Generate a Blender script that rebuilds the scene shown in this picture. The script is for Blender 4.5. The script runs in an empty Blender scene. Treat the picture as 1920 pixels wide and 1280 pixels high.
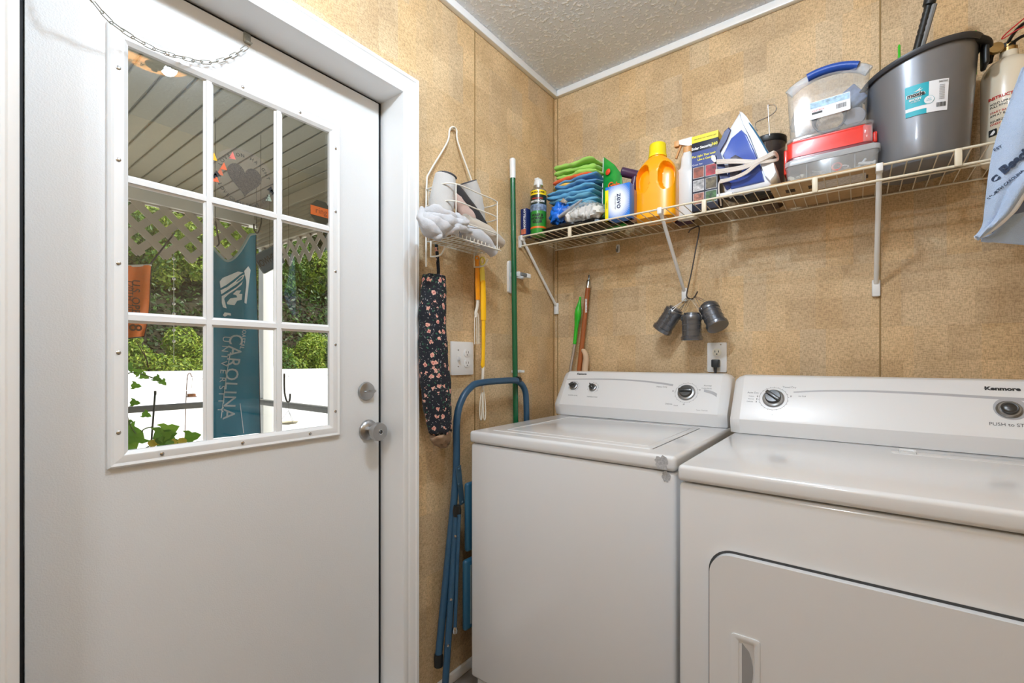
import bpy, bmesh, math, random
from mathutils import Vector, Matrix, noise
random.seed(7)
PI = math.pi
SC = bpy.context.scene
COL = SC.collection

# ------------------------------------------------------------------ camera
FOC, PPX, PPY = 858.0, 960.0, 673.5           # focal length and principal point for a 1920x1280 frame
YAW = math.atan2(649, 858)
CAM = Vector((1.16688, -1.88734, 1.156))
FWD = Vector((-math.sin(YAW), math.cos(YAW), 0))
RGT = Vector((math.cos(YAW), math.sin(YAW), 0))
cd = bpy.data.cameras.new('camera')
cd.sensor_width = 36.0
cd.lens = FOC / 1920 * 36
cd.shift_y = (PPY - 640) / 1920
cd.clip_start = 0.02
cd.clip_end = 200
cam = bpy.data.objects.new('camera', cd)
COL.objects.link(cam)
cam.location = CAM
cam.rotation_euler = (PI / 2, 0, YAW)
SC.camera = cam

# ------------------------------------------------------------------ world, sun, exposure
world = bpy.data.worlds.new('sky')
SC.world = world
world.use_nodes = True
wn = world.node_tree
bg = wn.nodes['Background']
sky = wn.nodes.new('ShaderNodeTexSky')
sky.sky_type = 'NISHITA'
sky.sun_disc = False
sky.sun_elevation = math.radians(52)
sky.sun_rotation = math.radians(60)
wn.links.new(sky.outputs[0], bg.inputs[0])
bg.inputs[1].default_value = 0.22

sd = bpy.data.lights.new('sun', 'SUN')
sd.energy = 6.0
sd.angle = math.radians(0.6)
sd.color = (1, 0.95, 0.86)
sun = bpy.data.objects.new('sun', sd)
COL.objects.link(sun)
sun.rotation_euler = Vector((0.5, 0.35, 1.0)).to_track_quat('Z', 'Y').to_euler()

SC.view_settings.view_transform = 'Standard'
SC.view_settings.look = 'None'
SC.view_settings.exposure = 0.0
SC.view_settings.gamma = 1.0
SC.view_settings.use_curve_mapping = False
SC.cycles.max_bounces = 10
SC.cycles.transparent_max_bounces = 16
SC.cycles.diffuse_bounces = 5
SC.cycles.caustics_reflective = False
SC.cycles.caustics_refractive = False
SC.cycles.sample_clamp_indirect = 6

LAMP_W = 63.0

# ------------------------------------------------------------------ helpers
def at(px, py, ax, v):
    """the point where the sight line through a pixel of the photo meets the plane ax = v"""
    d = FWD + RGT * ((px - PPX) / FOC) + Vector((0, 0, -(py - PPY) / FOC))
    k = 'xyz'.index(ax)
    return CAM + d * ((v - CAM[k]) / d[k])

def hit(px, py, p0, n):
    d = FWD + RGT * ((px - PPX) / FOC) + Vector((0, 0, -(py - PPY) / FOC))
    n = Vector(n)
    return CAM + d * ((Vector(p0) - CAM).dot(n) / d.dot(n))

def srgb(*c):
    if len(c) == 1:
        c = (c[0],) * 3
    r = []
    for v in c:
        v /= 255.0
        r.append(v / 12.92 if v <= .04045 else ((v + .055) / 1.055) ** 2.4)
    return tuple(r) + (1,)

MATS = {}
def mat(name, col=(.8, .8, .8, 1), rough=.5, metal=0, bump=0, bscale=200, vary=0, vscale=30, coat=0,
        spec=.5, trans=0, emit=0, emitcol=None, alpha=1, sheen=0, stretch=(1, 1, 1), sss=0):
    if name in MATS:
        return MATS[name]
    m = bpy.data.materials.new(name)
    m.use_nodes = True
    nt = m.node_tree
    b = nt.nodes['Principled BSDF']
    b.inputs['Base Color'].default_value = col
    b.inputs['Roughness'].default_value = rough
    b.inputs['Metallic'].default_value = metal
    b.inputs['Coat Weight'].default_value = coat
    b.inputs['Coat Roughness'].default_value = .08
    b.inputs['Specular IOR Level'].default_value = spec
    b.inputs['Transmission Weight'].default_value = trans
    b.inputs['Sheen Weight'].default_value = sheen
    b.inputs['Alpha'].default_value = alpha
    if emit:
        b.inputs['Emission Color'].default_value = emitcol or col
        b.inputs['Emission Strength'].default_value = emit
    if bump or vary:
        tc = nt.nodes.new('ShaderNodeTexCoord')
        mp = nt.nodes.new('ShaderNodeMapping')
        mp.inputs['Scale'].default_value = stretch
        nt.links.new(tc.outputs['Object'], mp.inputs[0])
    if bump:
        n = nt.nodes.new('ShaderNodeTexNoise')
        n.inputs['Scale'].default_value = bscale
        n.inputs['Detail'].default_value = 3
        bp = nt.nodes.new('ShaderNodeBump')
        bp.inputs['Strength'].default_value = bump
        bp.inputs['Distance'].default_value = .002
        nt.links.new(mp.outputs[0], n.inputs['Vector'])
        nt.links.new(n.outputs[0], bp.inputs['Height'])
        nt.links.new(bp.outputs[0], b.inputs['Normal'])
    if vary:
        n2 = nt.nodes.new('ShaderNodeTexNoise')
        n2.inputs['Scale'].default_value = vscale
        n2.inputs['Detail'].default_value = 4
        r = nt.nodes.new('ShaderNodeValToRGB')
        r.color_ramp.elements[0].position = .3
        r.color_ramp.elements[1].position = .7
        r.color_ramp.elements[0].color = tuple(c * (1 - vary) for c in col[:3]) + (1,)
        r.color_ramp.elements[1].color = tuple(min(1, c * (1 + vary * .6)) for c in col[:3]) + (1,)
        nt.links.new(mp.outputs[0], n2.inputs['Vector'])
        nt.links.new(n2.outputs[0], r.inputs[0])
        nt.links.new(r.outputs[0], b.inputs['Base Color'])
    MATS[name] = m
    return m

def N():
    return bmesh.new()

def obj(name, bm, m, parent=None, smooth=40, loc=None):
    """link a bmesh as one mesh object; smooth = crease angle in degrees (0: flat)"""
    bmesh.ops.recalc_face_normals(bm, faces=bm.faces)
    if smooth:
        lim = math.radians(smooth)
        for f in bm.faces:
            f.smooth = True
        for e in bm.edges:
            if len(e.link_faces) == 2 and e.calc_face_angle(0) > lim:
                e.smooth = False
    me = bpy.data.meshes.new(name)
    bm.to_mesh(me)
    bm.free()
    for mm in (m if isinstance(m, (list, tuple)) else [m]):
        me.materials.append(mm)
    o = bpy.data.objects.new(name, me)
    COL.objects.link(o)
    if parent is not None:
        o.parent = parent
    if loc is not None:
        o.location = loc
    return o

def tag(o, label, cat, group=None, kind=None):
    o['label'] = label
    o['category'] = cat
    if group:
        o['group'] = group
    if kind:
        o['kind'] = kind
    return o

def thing(name, label, cat, loc=(0, 0, 0), rotz=0, group=None):
    o = bpy.data.objects.new(name, None)
    o.empty_display_size = .05
    COL.objects.link(o)
    o.location = loc
    o.rotation_euler = (0, 0, rotz)
    return tag(o, label, cat, group)

def struct(name, bm, m, parent=None, smooth=40):
    o = obj(name, bm, m, parent, smooth)
    if parent is None:
        o['kind'] = 'structure'
    return o

def copy_tree(o, parent=None):
    c = o.copy()
    COL.objects.link(c)
    if parent is not None:
        c.parent = parent
    for ch in list(o.children):
        copy_tree(ch, c)
    return c

def xf(bm, verts, M):
    if M is not None:
        bmesh.ops.transform(bm, matrix=M, verts=verts)

def bx(bm, x, y, z, bev=0, seg=2, M=None):
    """axis-aligned box from ranges, optionally with bevelled edges"""
    r = bmesh.ops.create_cube(bm, size=1)
    vs = r['verts']
    for v in vs:
        v.co = Vector((x[0] + (v.co.x + .5) * (x[1] - x[0]), y[0] + (v.co.y + .5) * (y[1] - y[0]), z[0] + (v.co.z + .5) * (z[1] - z[0])))
    if bev:
        es = {e for v in vs for e in v.link_edges}
        rr = bmesh.ops.bevel(bm, geom=list(es), offset=bev, segments=seg, affect='EDGES', profile=.5)
        vs = list({v for f in rr['faces'] for v in f.verts} | {v for v in vs if v.is_valid})
    xf(bm, vs, M)
    return vs

def frame_at(origin, right, up):
    right = Vector(right).normalized()
    up = Vector(up)
    up = (up - right * up.dot(right)).normalized()
    n = right.cross(up)
    M = Matrix((right, up, n)).transposed().to_4x4()
    M.translation = Vector(origin)
    return M

def catmull(pts, n=6, closed=False):
    pts = [Vector(p) for p in pts]
    out = []
    L = len(pts)
    rng = range(L) if closed else range(L - 1)
    for i in rng:
        p0 = pts[(i - 1) % L] if (closed or i > 0) else pts[0]
        p1 = pts[i]
        p2 = pts[(i + 1) % L]
        p3 = pts[(i + 2) % L] if (closed or i + 2 < L) else pts[-1]
        for k in range(n):
            t = k / n
            out.append(.5 * ((2 * p1) + (p2 - p0) * t + (2 * p0 - 5 * p1 + 4 * p2 - p3) * t * t + (3 * p1 - p0 - 3 * p2 + p3) * t ** 3))
    if not closed:
        out.append(pts[-1])
    return out

def tube(bm, pts, r, seg=8, closed=False, cap=True, flat=None):
    """sweep a circle (or an ellipse: flat = (a, b) factors) along a path"""
    pts = [Vector(p) for p in pts]
    L = len(pts)
    rs = r if isinstance(r, (list, tuple)) else [r] * L
    rings = []
    nrm = None
    for i, p in enumerate(pts):
        if closed:
            t = (pts[(i + 1) % L] - pts[i - 1]).normalized()
        else:
            t = (pts[min(i + 1, L - 1)] - pts[max(i - 1, 0)]).normalized()
        if nrm is None:
            nrm = t.orthogonal().normalized()
            if flat:
                ref = Vector(flat[2]) if len(flat) > 2 else Vector((0, 0, 1))
                nn = ref - t * ref.dot(t)
                if nn.length > 1e-4:
                    nrm = nn.normalized()
        else:
            nrm = (nrm - t * nrm.dot(t))
            nrm = nrm.normalized() if nrm.length > 1e-6 else t.orthogonal().normalized()
        b = t.cross(nrm)
        fa, fb = (flat[0], flat[1]) if flat else (1, 1)
        rings.append([bm.verts.new(p + nrm * math.cos(2 * PI * k / seg) * rs[i] * fa + b * math.sin(2 * PI * k / seg) * rs[i] * fb) for k in range(seg)])
    M = L if closed else L - 1
    for i in range(M):
        a, c = rings[i], rings[(i + 1) % L]
        for k in range(seg):
            bm.faces.new((a[k], a[(k + 1) % seg], c[(k + 1) % seg], c[k]))
    if cap and not closed:
        bm.faces.new(rings[0][::-1])
        bm.faces.new(rings[-1])
    return rings

def lathe(bm, prof, seg=32, M=None, cap=True, sx=1, sy=1):
    rings = []
    vs = []
    for r, z in prof:
        ring = [bm.verts.new((r * math.cos(2 * PI * k / seg) * sx, r * math.sin(2 * PI * k / seg) * sy, z)) for k in range(seg)]
        rings.append(ring)
        vs += ring
    for a, c in zip(rings, rings[1:]):
        for k in range(seg):
            bm.faces.new((a[k], a[(k + 1) % seg], c[(k + 1) % seg], c[k]))
    if cap:
        bm.faces.new(rings[0][::-1])
        bm.faces.new(rings[-1])
    xf(bm, vs, M)
    return vs

def loft(bm, rings, cap=True, closed=True):
    R = [[bm.verts.new(p) for p in ring] for ring in rings]
    n = len(R[0])
    for a, c in zip(R, R[1:]):
        for k in range(n if closed else n - 1):
            bm.faces.new((a[k], a[(k + 1) % n], c[(k + 1) % n], c[k]))
    if cap and closed:
        bm.faces.new(R[0][::-1])
        bm.faces.new(R[-1])
    return R

def prism(bm, poly, h, M=None, bev=0):
    """extrude a 2D polygon from z=0 to z=h"""
    a = [bm.verts.new((p[0], p[1], 0)) for p in poly]
    c = [bm.verts.new((p[0], p[1], h)) for p in poly]
    n = len(poly)
    fs = [bm.faces.new(a[::-1]), bm.faces.new(c)]
    for k in range(n):
        fs.append(bm.faces.new((a[k], a[(k + 1) % n], c[(k + 1) % n], c[k])))
    vs = a + c
    if bev:
        es = list(fs[1].edges)
        rr = bmesh.ops.bevel(bm, geom=es, offset=bev, segments=2, affect='EDGES', profile=.5)
        vs = list({v for v in vs if v.is_valid} | {v for f in rr['faces'] for v in f.verts})
    xf(bm, vs, M)
    return vs

def rrect(w, h, r, n=5, cx=0, cy=0):
    out = []
    for sx, sy, a0 in ((1, 1, 0), (-1, 1, 90), (-1, -1, 180), (1, -1, 270)):
        for k in range(n + 1):
            a = math.radians(a0 + 90 * k / n)
            out.append((cx + sx * (w / 2 - r) + r * math.cos(a), cy + sy * (h / 2 - r) + r * math.sin(a)))
    return out

def superring(cx, cy, z, a, b, n=24, p=3.0):
    out = []
    for k in range(n):
        t = 2 * PI * k / n
        c, s = math.cos(t), math.sin(t)
        out.append(Vector((cx + a * math.copysign(abs(c) ** (2 / p), c), cy + b * math.copysign(abs(s) ** (2 / p), s), z)))
    return out

def sheet(bm, f, nu, nv, thick=.002):
    """a cloth-like sheet with real thickness: f(u, v) -> point"""
    g = [[bm.verts.new(f(i / nu, j / nv)) for j in range(nv + 1)] for i in range(nu + 1)]
    fs = []
    for i in range(nu):
        for j in range(nv):
            fs.append(bm.faces.new((g[i][j], g[i + 1][j], g[i + 1][j + 1], g[i][j + 1])))
    bm.normal_update()
    bmesh.ops.solidify(bm, geom=fs, thickness=thick)

def soft(bm, pts, rad, amp=.006, freq=25, seg=20, seed=0, flat=None, n=6):
    """a crumpled soft roll along a path"""
    P = catmull(pts, n)
    L = len(P)
    if not isinstance(rad, (list, tuple)):
        rad = [rad] * len(pts)
    rr = [v.x for v in catmull([Vector((q, 0, 0)) for q in rad], n)]
    rings = tube(bm, P, rr, seg, flat=flat)
    for i, ring in enumerate(rings):
        for v in ring:
            d = noise.noise_vector(v.co * freq + Vector((seed, seed * 2, 0)))
            d2 = noise.noise_vector(v.co * freq * 2.7 + Vector((seed, 0, seed)))
            v.co += (v.co - P[i]).normalized() * (d.x * amp + d2.y * amp * .45) + d * amp * .3
    return rings

FONT = None
def text(parent, s, M, size, m, name='lettering', h=.0004, align='CENTER', wrap=None, bold=0, sx=1.0, shear=0, spacing=1):
    cu = bpy.data.curves.new('t', 'FONT')
    cu.body = s
    cu.size = size
    cu.align_x = align
    cu.align_y = 'CENTER'
    cu.extrude = h / 2
    cu.offset = bold
    cu.shear = shear
    cu.space_character = spacing
    cu.resolution_u = 3
    to = bpy.data.objects.new('t', cu)
    COL.objects.link(to)
    dg = bpy.context.evaluated_depsgraph_get()
    me = bpy.data.meshes.new_from_object(to.evaluated_get(dg))
    bpy.data.objects.remove(to)
    bpy.data.curves.remove(cu)
    me.name = name
    for v in me.vertices:
        v.co.x *= sx
    if wrap:
        for v in me.vertices:
            a = v.co.x / wrap
            r = wrap + v.co.z
            v.co = Vector((r * math.sin(a), v.co.y, r * math.cos(a) - wrap))
    me.transform(M)
    me.materials.clear()
    me.materials.append(m)
    o = bpy.data.objects.new(name, me)
    COL.objects.link(o)
    if parent is not None:
        o.parent = parent
    return o

# ------------------------------------------------------------------ materials
WHITE = mat('white_enamel', srgb(226), .22, coat=.5)
WHITEP = mat('white_painted_trim', srgb(236), .35)
WHITEPL = mat('white_plastic', srgb(232), .35)
OFFW = mat('almond_coated_wire', srgb(226, 214, 190), .4)
BLACK = mat('black_plastic', srgb(22), .4)
DARK = mat('dark_seam', srgb(30), .8)
CHROME = mat('brushed_nickel', srgb(175), .28, metal=1)
STEEL = mat('bright_steel', srgb(200), .2, metal=1)
GREYP = mat('grey_print', srgb(120), .5)
BLKP = mat('black_print', srgb(25), .5)
WHTP = mat('white_print', srgb(240), .5)

def wall_mat(name, rot, tint=(1, 1, 1)):
    m = bpy.data.materials.new(name)
    m.use_nodes = True
    nt = m.node_tree
    L = nt.links.new
    b = nt.nodes['Principled BSDF']
    b.inputs['Roughness'].default_value = .55
    tc = nt.nodes.new('ShaderNodeTexCoord')
    mp = nt.nodes.new('ShaderNodeMapping')
    mp.inputs['Rotation'].default_value = rot
    L(tc.outputs['Object'], mp.inputs[0])
    def brick(scale, w, h, off, c1, c2):
        t = nt.nodes.new('ShaderNodeTexBrick')
        t.inputs['Scale'].default_value = scale
        t.inputs['Mortar Size'].default_value = 0
        t.inputs['Brick Width'].default_value = w
        t.inputs['Row Height'].default_value = h
        t.offset = off
        t.inputs['Color1'].default_value = c1
        t.inputs['Color2'].default_value = c2
        t.inputs['Mortar'].default_value = c1
        L(mp.outputs[0], t.inputs['Vector'])
        return t
    def mix(kind, fac, a, c):
        x = nt.nodes.new('ShaderNodeMix')
        x.data_type = 'RGBA'
        x.blend_type = kind
        if isinstance(fac, float):
            x.inputs[0].default_value = fac
        else:
            L(fac, x.inputs[0])
        L(a, x.inputs[6])
        if isinstance(c, tuple):
            x.inputs[7].default_value = c
        else:
            L(c, x.inputs[7])
        return x.outputs[2]
    c1 = srgb(190, 165, 127)
    c2 = srgb(228, 204, 164)
    b1 = brick(1, .16, .105, .37, c1, c2)
    b2 = brick(1, .075, .21, .61, srgb(208, 189, 162), srgb(229, 194, 144))
    col = mix('MIX', .5, b1.outputs[0], b2.outputs[0])
    n1 = nt.nodes.new('ShaderNodeTexNoise')
    n1.inputs['Scale'].default_value = 7
    n1.inputs['Detail'].default_value = 5
    L(mp.outputs[0], n1.inputs['Vector'])
    r1 = nt.nodes.new('ShaderNodeValToRGB')
    r1.color_ramp.elements[0].position = .35
    r1.color_ramp.elements[1].position = .65
    r1.color_ramp.elements[0].color = (.86, .82, .76, 1)
    r1.color_ramp.elements[1].color = (1.05, 1.04, 1.02, 1)
    L(n1.outputs[0], r1.inputs[0])
    col = mix('MULTIPLY', .9, col, r1.outputs[0])
    # fine woven speckle
    fib = []
    for sc_ in ((70, 330, 1), (330, 80, 1)):
        mq = nt.nodes.new('ShaderNodeMapping')
        mq.inputs['Scale'].default_value = sc_
        L(mp.outputs[0], mq.inputs[0])
        nq = nt.nodes.new('ShaderNodeTexNoise')
        nq.inputs['Scale'].default_value = 1.0
        nq.inputs['Detail'].default_value = 3
        nq.inputs['Roughness'].default_value = .75
        L(mq.outputs[0], nq.inputs['Vector'])
        fib.append(nq)
    n2 = nt.nodes.new('ShaderNodeMath')
    n2.operation = 'MULTIPLY_ADD'
    L(fib[0].outputs[0], n2.inputs[0])
    n2.inputs[1].default_value = .5
    hf = nt.nodes.new('ShaderNodeMath')
    hf.operation = 'MULTIPLY'
    L(fib[1].outputs[0], hf.inputs[0])
    hf.inputs[1].default_value = .5
    L(hf.outputs[0], n2.inputs[2])
    r2 = nt.nodes.new('ShaderNodeValToRGB')
    r2.color_ramp.elements[0].position = .40
    r2.color_ramp.elements[1].position = .56
    r2.color_ramp.elements[0].color = (.50, .43, .36, 1)
    r2.color_ramp.elements[1].color = (1.08, 1.07, 1.06, 1)
    L(n2.outputs[0], r2.inputs[0])
    col = mix('MULTIPLY', .75, col, r2.outputs[0])
    col = mix('MULTIPLY', 1.0, col, tuple(tint) + (1,))
    L(col, b.inputs['Base Color'])
    bp = nt.nodes.new('ShaderNodeBump')
    bp.inputs['Strength'].default_value = .12
    bp.inputs['Distance'].default_value = .001
    L(n2.outputs[0], bp.inputs['Height'])
    L(bp.outputs[0], b.inputs['Normal'])
    return m

WALL_B = wall_mat('tan_wallboard_back', (PI / 2, 0, 0))
WALL_L = wall_mat('tan_wallboard_left', Matrix(((0, 1, 0), (0, 0, 1), (1, 0, 0))).to_euler('XYZ'))

def popcorn():
    m = bpy.data.materials.new('popcorn_ceiling')
    m.use_nodes = True
    nt = m.node_tree
    L = nt.links.new
    b = nt.nodes['Principled BSDF']
    b.inputs['Roughness'].default_value = .9
    tc = nt.nodes.new('ShaderNodeTexCoord')
    v = nt.nodes.new('ShaderNodeTexNoise')
    v.inputs['Scale'].default_value = 75
    v.inputs['Detail'].default_value = 3
    L(tc.outputs['Object'], v.inputs['Vector'])
    r = nt.nodes.new('ShaderNodeValToRGB')
    r.color_ramp.elements[0].position = .5
    r.color_ramp.elements[1].position = .68
    r.color_ramp.elements[0].color = (0, 0, 0, 1)
    L(v.outputs[0], r.inputs[0])
    bp = nt.nodes.new('ShaderNodeBump')
    bp.inputs['Strength'].default_value = 1
    bp.inputs['Distance'].default_value = .0035
    L(r.outputs[0], bp.inputs['Height'])
    L(bp.outputs[0], b.inputs['Normal'])
    r2 = nt.nodes.new('ShaderNodeValToRGB')  # bumps painted lighter than hollows, standing in for light catching them
    r2.color_ramp.elements[0].color = srgb(222, 224, 228)
    r2.color_ramp.elements[1].color = srgb(255)
    L(r.outputs[0], r2.inputs[0])
    L(r2.outputs[0], b.inputs['Base Color'])
    return m
CEIL = popcorn()

def glass_mat(name, tint=(1, 1, 1, 1), refl=1.0, rough=0.0, ior=1.5, milky=0, milk=(.9, .92, .95, 1)):
    m = bpy.data.materials.new(name)
    m.use_nodes = True
    nt = m.node_tree
    L = nt.links.new
    nt.nodes.remove(nt.nodes['Principled BSDF'])
    out = nt.nodes['Material Output']
    t = nt.nodes.new('ShaderNodeBsdfTransparent')
    t.inputs[0].default_value = tint
    g = nt.nodes.new('ShaderNodeBsdfGlossy')
    g.inputs['Roughness'].default_value = rough
    fr = nt.nodes.new('ShaderNodeFresnel')
    ge = nt.nodes.new('ShaderNodeNewGeometry')
    iv = nt.nodes.new('ShaderNodeMath')            # index seen from inside the sheet is the reciprocal
    iv.operation = 'MULTIPLY_ADD'
    L(ge.outputs['Backfacing'], iv.inputs[0])
    iv.inputs[1].default_value = 1 / ior - ior
    iv.inputs[2].default_value = ior
    L(iv.outputs[0], fr.inputs[0])
    mt = nt.nodes.new('ShaderNodeMath')
    mt.operation = 'MULTIPLY'
    mt.inputs[1].default_value = refl
    L(fr.outputs[0], mt.inputs[0])
    x = nt.nodes.new('ShaderNodeMixShader')
    L(mt.outputs[0], x.inputs[0])
    first = t.outputs[0]
    if milky:
        d = nt.nodes.new('ShaderNodeBsdfDiffuse')
        d.inputs[0].default_value = milk
        x2 = nt.nodes.new('ShaderNodeMixShader')
        x2.inputs[0].default_value = milky
        L(t.outputs[0], x2.inputs[1])
        L(d.outputs[0], x2.inputs[2])
        first = x2.outputs[0]
    L(first, x.inputs[1])
    L(g.outputs[0], x.inputs[2])
    L(x.outputs[0], out.inputs[0])
    return m
GLASS = glass_mat('window_glass', (.96, .97, .96, 1), 1.5)
CLEARP = glass_mat('clear_plastic', (.93, .95, .97, 1), 1, .1, 1.45, .16)
FROSTP = glass_mat('frosted_plastic', (.9, .93, .98, 1), 1, .2, 1.45, .42)
# ================================================================== the room
CZ = 2.437
RX, NY = 1.66, -3.35
OY0, OY1, OZ = -1.785, -.915, 2.03          # rough door opening in the left wall
XO = -.13                                    # outer face of the left wall

def wall_left():
    bm = N()
    bx(bm, (XO, 0), (NY - .1, OY0), (-.1, 2.6))
    bx(bm, (XO, 0), (OY1, .12), (-.1, 2.6))
    bx(bm, (XO, 0), (OY0, OY1), (OZ, 2.6))
    return struct('wall_left', bm, WALL_L, smooth=0)
wall_left()
bm = N(); bx(bm, (0, RX + .1), (0, .12), (-.1, 2.6)); struct('wall_back', bm, WALL_B, smooth=0)
bm = N(); bx(bm, (RX, RX + .1), (NY - .1, 0), (-.1, 2.6)); struct('wall_right', bm, WALL_L, smooth=0)
bm = N(); bx(bm, (0, RX), (NY - .1, NY), (-.1, 2.6)); struct('wall_near', bm, WALL_B, smooth=0)
bm = N(); bx(bm, (0, RX), (NY, 0), (CZ, 2.6)); struct('ceiling', bm, CEIL, smooth=0)
FLOORM = mat('grey_brown_vinyl_floor', srgb(140, 128, 118), .45, vary=.25, vscale=9)
bm = N(); bx(bm, (XO - .05, RX), (NY, 0), (-.1, 0)); struct('floor', bm, FLOORM, smooth=0)

# roof over the house so the sun never enters the walls' tops
bm = N()
bx(bm, (XO - .02, 4.5), (NY - 3, 3), (2.6, 2.75))
struct('roof', bm, mat('roof_felt', srgb(90), .9), smooth=0)

# crown strips, thin wall battens, baseboards
bm = N(); bx(bm, (0.0, .022), (NY, 0), (CZ - .03, CZ), .004); struct('trim_1', bm, WHITEP)
bm = N(); bx(bm, (.022, RX), (-.022, 0), (CZ - .03, CZ), .004); struct('trim_2', bm, WHITEP)
SEAM = mat('wallboard_seam', srgb(150, 122, 78), .6)
for i, (a, v) in enumerate((('y', -.581), ('y', -.018), ('x', 1.223), ('x', .015))):
    bm = N()
    if a == 'y':
        bx(bm, (0, .0022), (v - .0022, v + .0022), (.05, CZ - .03), .0006)
    else:
        bx(bm, (v - .0022, v + .0022), (-.0022, 0), (.05, CZ - .03), .0006)
    struct('trim_%d' % (i + 3), bm, SEAM)
bm = N(); bx(bm, (0, .014), (-.865, 0), (0, .035), .004); struct('baseboard_left', bm, WHITEP)
bm = N(); bx(bm, (.014, RX), (-.014, 0), (0, .035), .004); struct('baseboard_back', bm, WHITEP)

# ------------------------------------------------------------------ door casing and jamb
def casing_profile():
    # distance across the casing (0 = inner edge), thickness
    return [(0, 0), (0, .011), (.004, .013), (.014, .013), (.017, .009), (.022, .009), (.026, .012), (.046, .016), (.049, .019), (.058, .019), (.062, .015), (.062, 0)]
bm = N()
yl, yr, zt = -1.77, -.933, 2.009
path = [((yl, 0), (-1, 0)), ((yl, zt), (-1, 1)), ((yr, zt), (1, 1)), ((yr, 0), (1, 0))]
rings = []
for (py_, pz_), (dy, dz) in path:
    rings.append([Vector((t, py_ + dy * s, pz_ + dz * s)) for s, t in casing_profile()])
loft(bm, rings)
struct('trim_7', bm, WHITEP, smooth=30)
bm = N()
JX = -.098
bx(bm, (XO, 0), (OY0, yl), (0, OZ), 0)
bx(bm, (XO, 0), (yr, OY1), (0, OZ), 0)
bx(bm, (XO, 0), (yl, yr), (zt, OZ), 0)
bx(bm, (XO - .02, 0), (OY0, OY1), (-.001, .012), 0)
struct('trim_8', bm, WHITEP, smooth=0)
# black weatherstrip in the gap round the door
bm = N()
DY0, DY1, DZ = -1.752, -.9465, 2.0
bx(bm, (-.125, -.103), (yl + .001, DY0 - .001), (.015, zt - .001), .002)
bx(bm, (-.125, -.103), (DY1 + .001, yr - .001), (.015, zt - .001), .002)
bx(bm, (-.125, -.103), (DY0 - .001, DY1 + .001), (DZ + .001, zt - .001), .0015)
struct('trim_9', bm, mat('black_weatherstrip', srgb(14, 15, 20), .7))

# ------------------------------------------------------------------ door_1
door = bpy.data.objects.new('door_1', None)
COL.objects.link(door)
door.location = (-.12, DY1, 0)
door['kind'] = 'structure'
door.empty_display_size = .1
dl = Vector(door.location)
def DL(x0, x1, y0, y1, z0, z1):
    return (x0 - dl.x, x1 - dl.x), (y0 - dl.y, y1 - dl.y), (z0, z1)
DOORM = mat('door_skin', srgb(224, 224, 224), .42, bump=.30, bscale=330)
FX = -.098
WY0, WY1, WZ0, WZ1 = -1.605, -1.12, .953, 1.838
bm = N()
WY0, WY1, WZ0, WZ1 = WY0 - .022, WY1 + .024, WZ0 - .022, WZ1 + .024
for (a, b_, c, d_) in ((DY0, WY0, .015, DZ), (WY1, DY1, .015, DZ), (WY0, WY1, .015, WZ0), (WY0, WY1, WZ1, DZ)):
    bx(bm, *DL(-.14, FX, a, b_, c, d_))
bmesh.ops.remove_doubles(bm, verts=bm.verts, dist=.0001)
obj('door_slab', bm, DOORM, door, smooth=0)
# moulded window frame: profile swept round the opening
bm = N()
prof = [(0, -.004), (0, .006), (.008, .012), (.012, .0125), (.024, .010), (.030, .012), (.034, .008), (.0345, 0)]
fy0, fy1, fz0, fz1 = -1.599, -1.1265, .959, 1.834
rings = []
for (py_, pz_, dy, dz) in ((fy0, fz0, -1, -1), (fy0, fz1, -1, 1), (fy1, fz1, 1, 1), (fy1, fz0, 1, -1), (fy0, fz0, -1, -1)):
    rings.append([Vector((FX + t - dl.x, py_ + dy * s - dl.y, pz_ + dz * s)) for s, t in prof])
loft(bm, rings, cap=False)
wf = obj('window_frame', bm, WHITEP, door, smooth=25)
GX = -.101
bm = N()
MH = [(1.534, 1.556), (1.235, 1.259)]
MV = [(-1.4545, -1.4325), (-1.2865, -1.2635)]
def muntin_prof(a, b_):
    m_ = (a + b_) / 2
    w = (b_ - a) / 2
    return [(m_ - w, -.0028), (m_ - w, -.001), (m_ - w * .55, .002), (m_ - w * .5, .005), (m_ + w * .5, .005), (m_ + w * .55, .002), (m_ + w, -.001), (m_ + w, -.0028)]
for a, b_ in MV:
    loft(bm, [[Vector((FX + t - dl.x, s - dl.y, z)) for s, t in muntin_prof(a, b_)] for z in (fz0 - .002, fz1 + .002)])
for a, b_ in MH:
    loft(bm, [[Vector((FX + t - dl.x - .0004, y - dl.y, s)) for s, t in muntin_prof(a, b_)] for y in (fy0 - .002, fy1 + .002)])
obj('muntin_grid', bm, WHITEP, door, smooth=25)
bm = N()
bx(bm, *DL(GX - .003, GX, WY0 + .001, WY1 - .001, WZ0 + .001, WZ1 - .001))
obj('glass_pane', bm, GLASS, door, smooth=0)
# outer frame on the porch side
bm = N()
fy0, fy1, fz0, fz1 = fy0 - .030, fy1 + .030, fz0 - .030, fz1 + .030
for (a, b_, c, d_) in ((fy0 - .03, fy0, fz0 - .03, fz1 + .03), (fy1, fy1 + .03, fz0 - .03, fz1 + .03), (fy0, fy1, fz0 - .03, fz0), (fy0, fy1, fz1, fz1 + .03)):
    bx(bm, *DL(-.152, -.14, a, b_, c, d_))
obj('outer_window_frame', bm, WHITEP, door, smooth=0)
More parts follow.
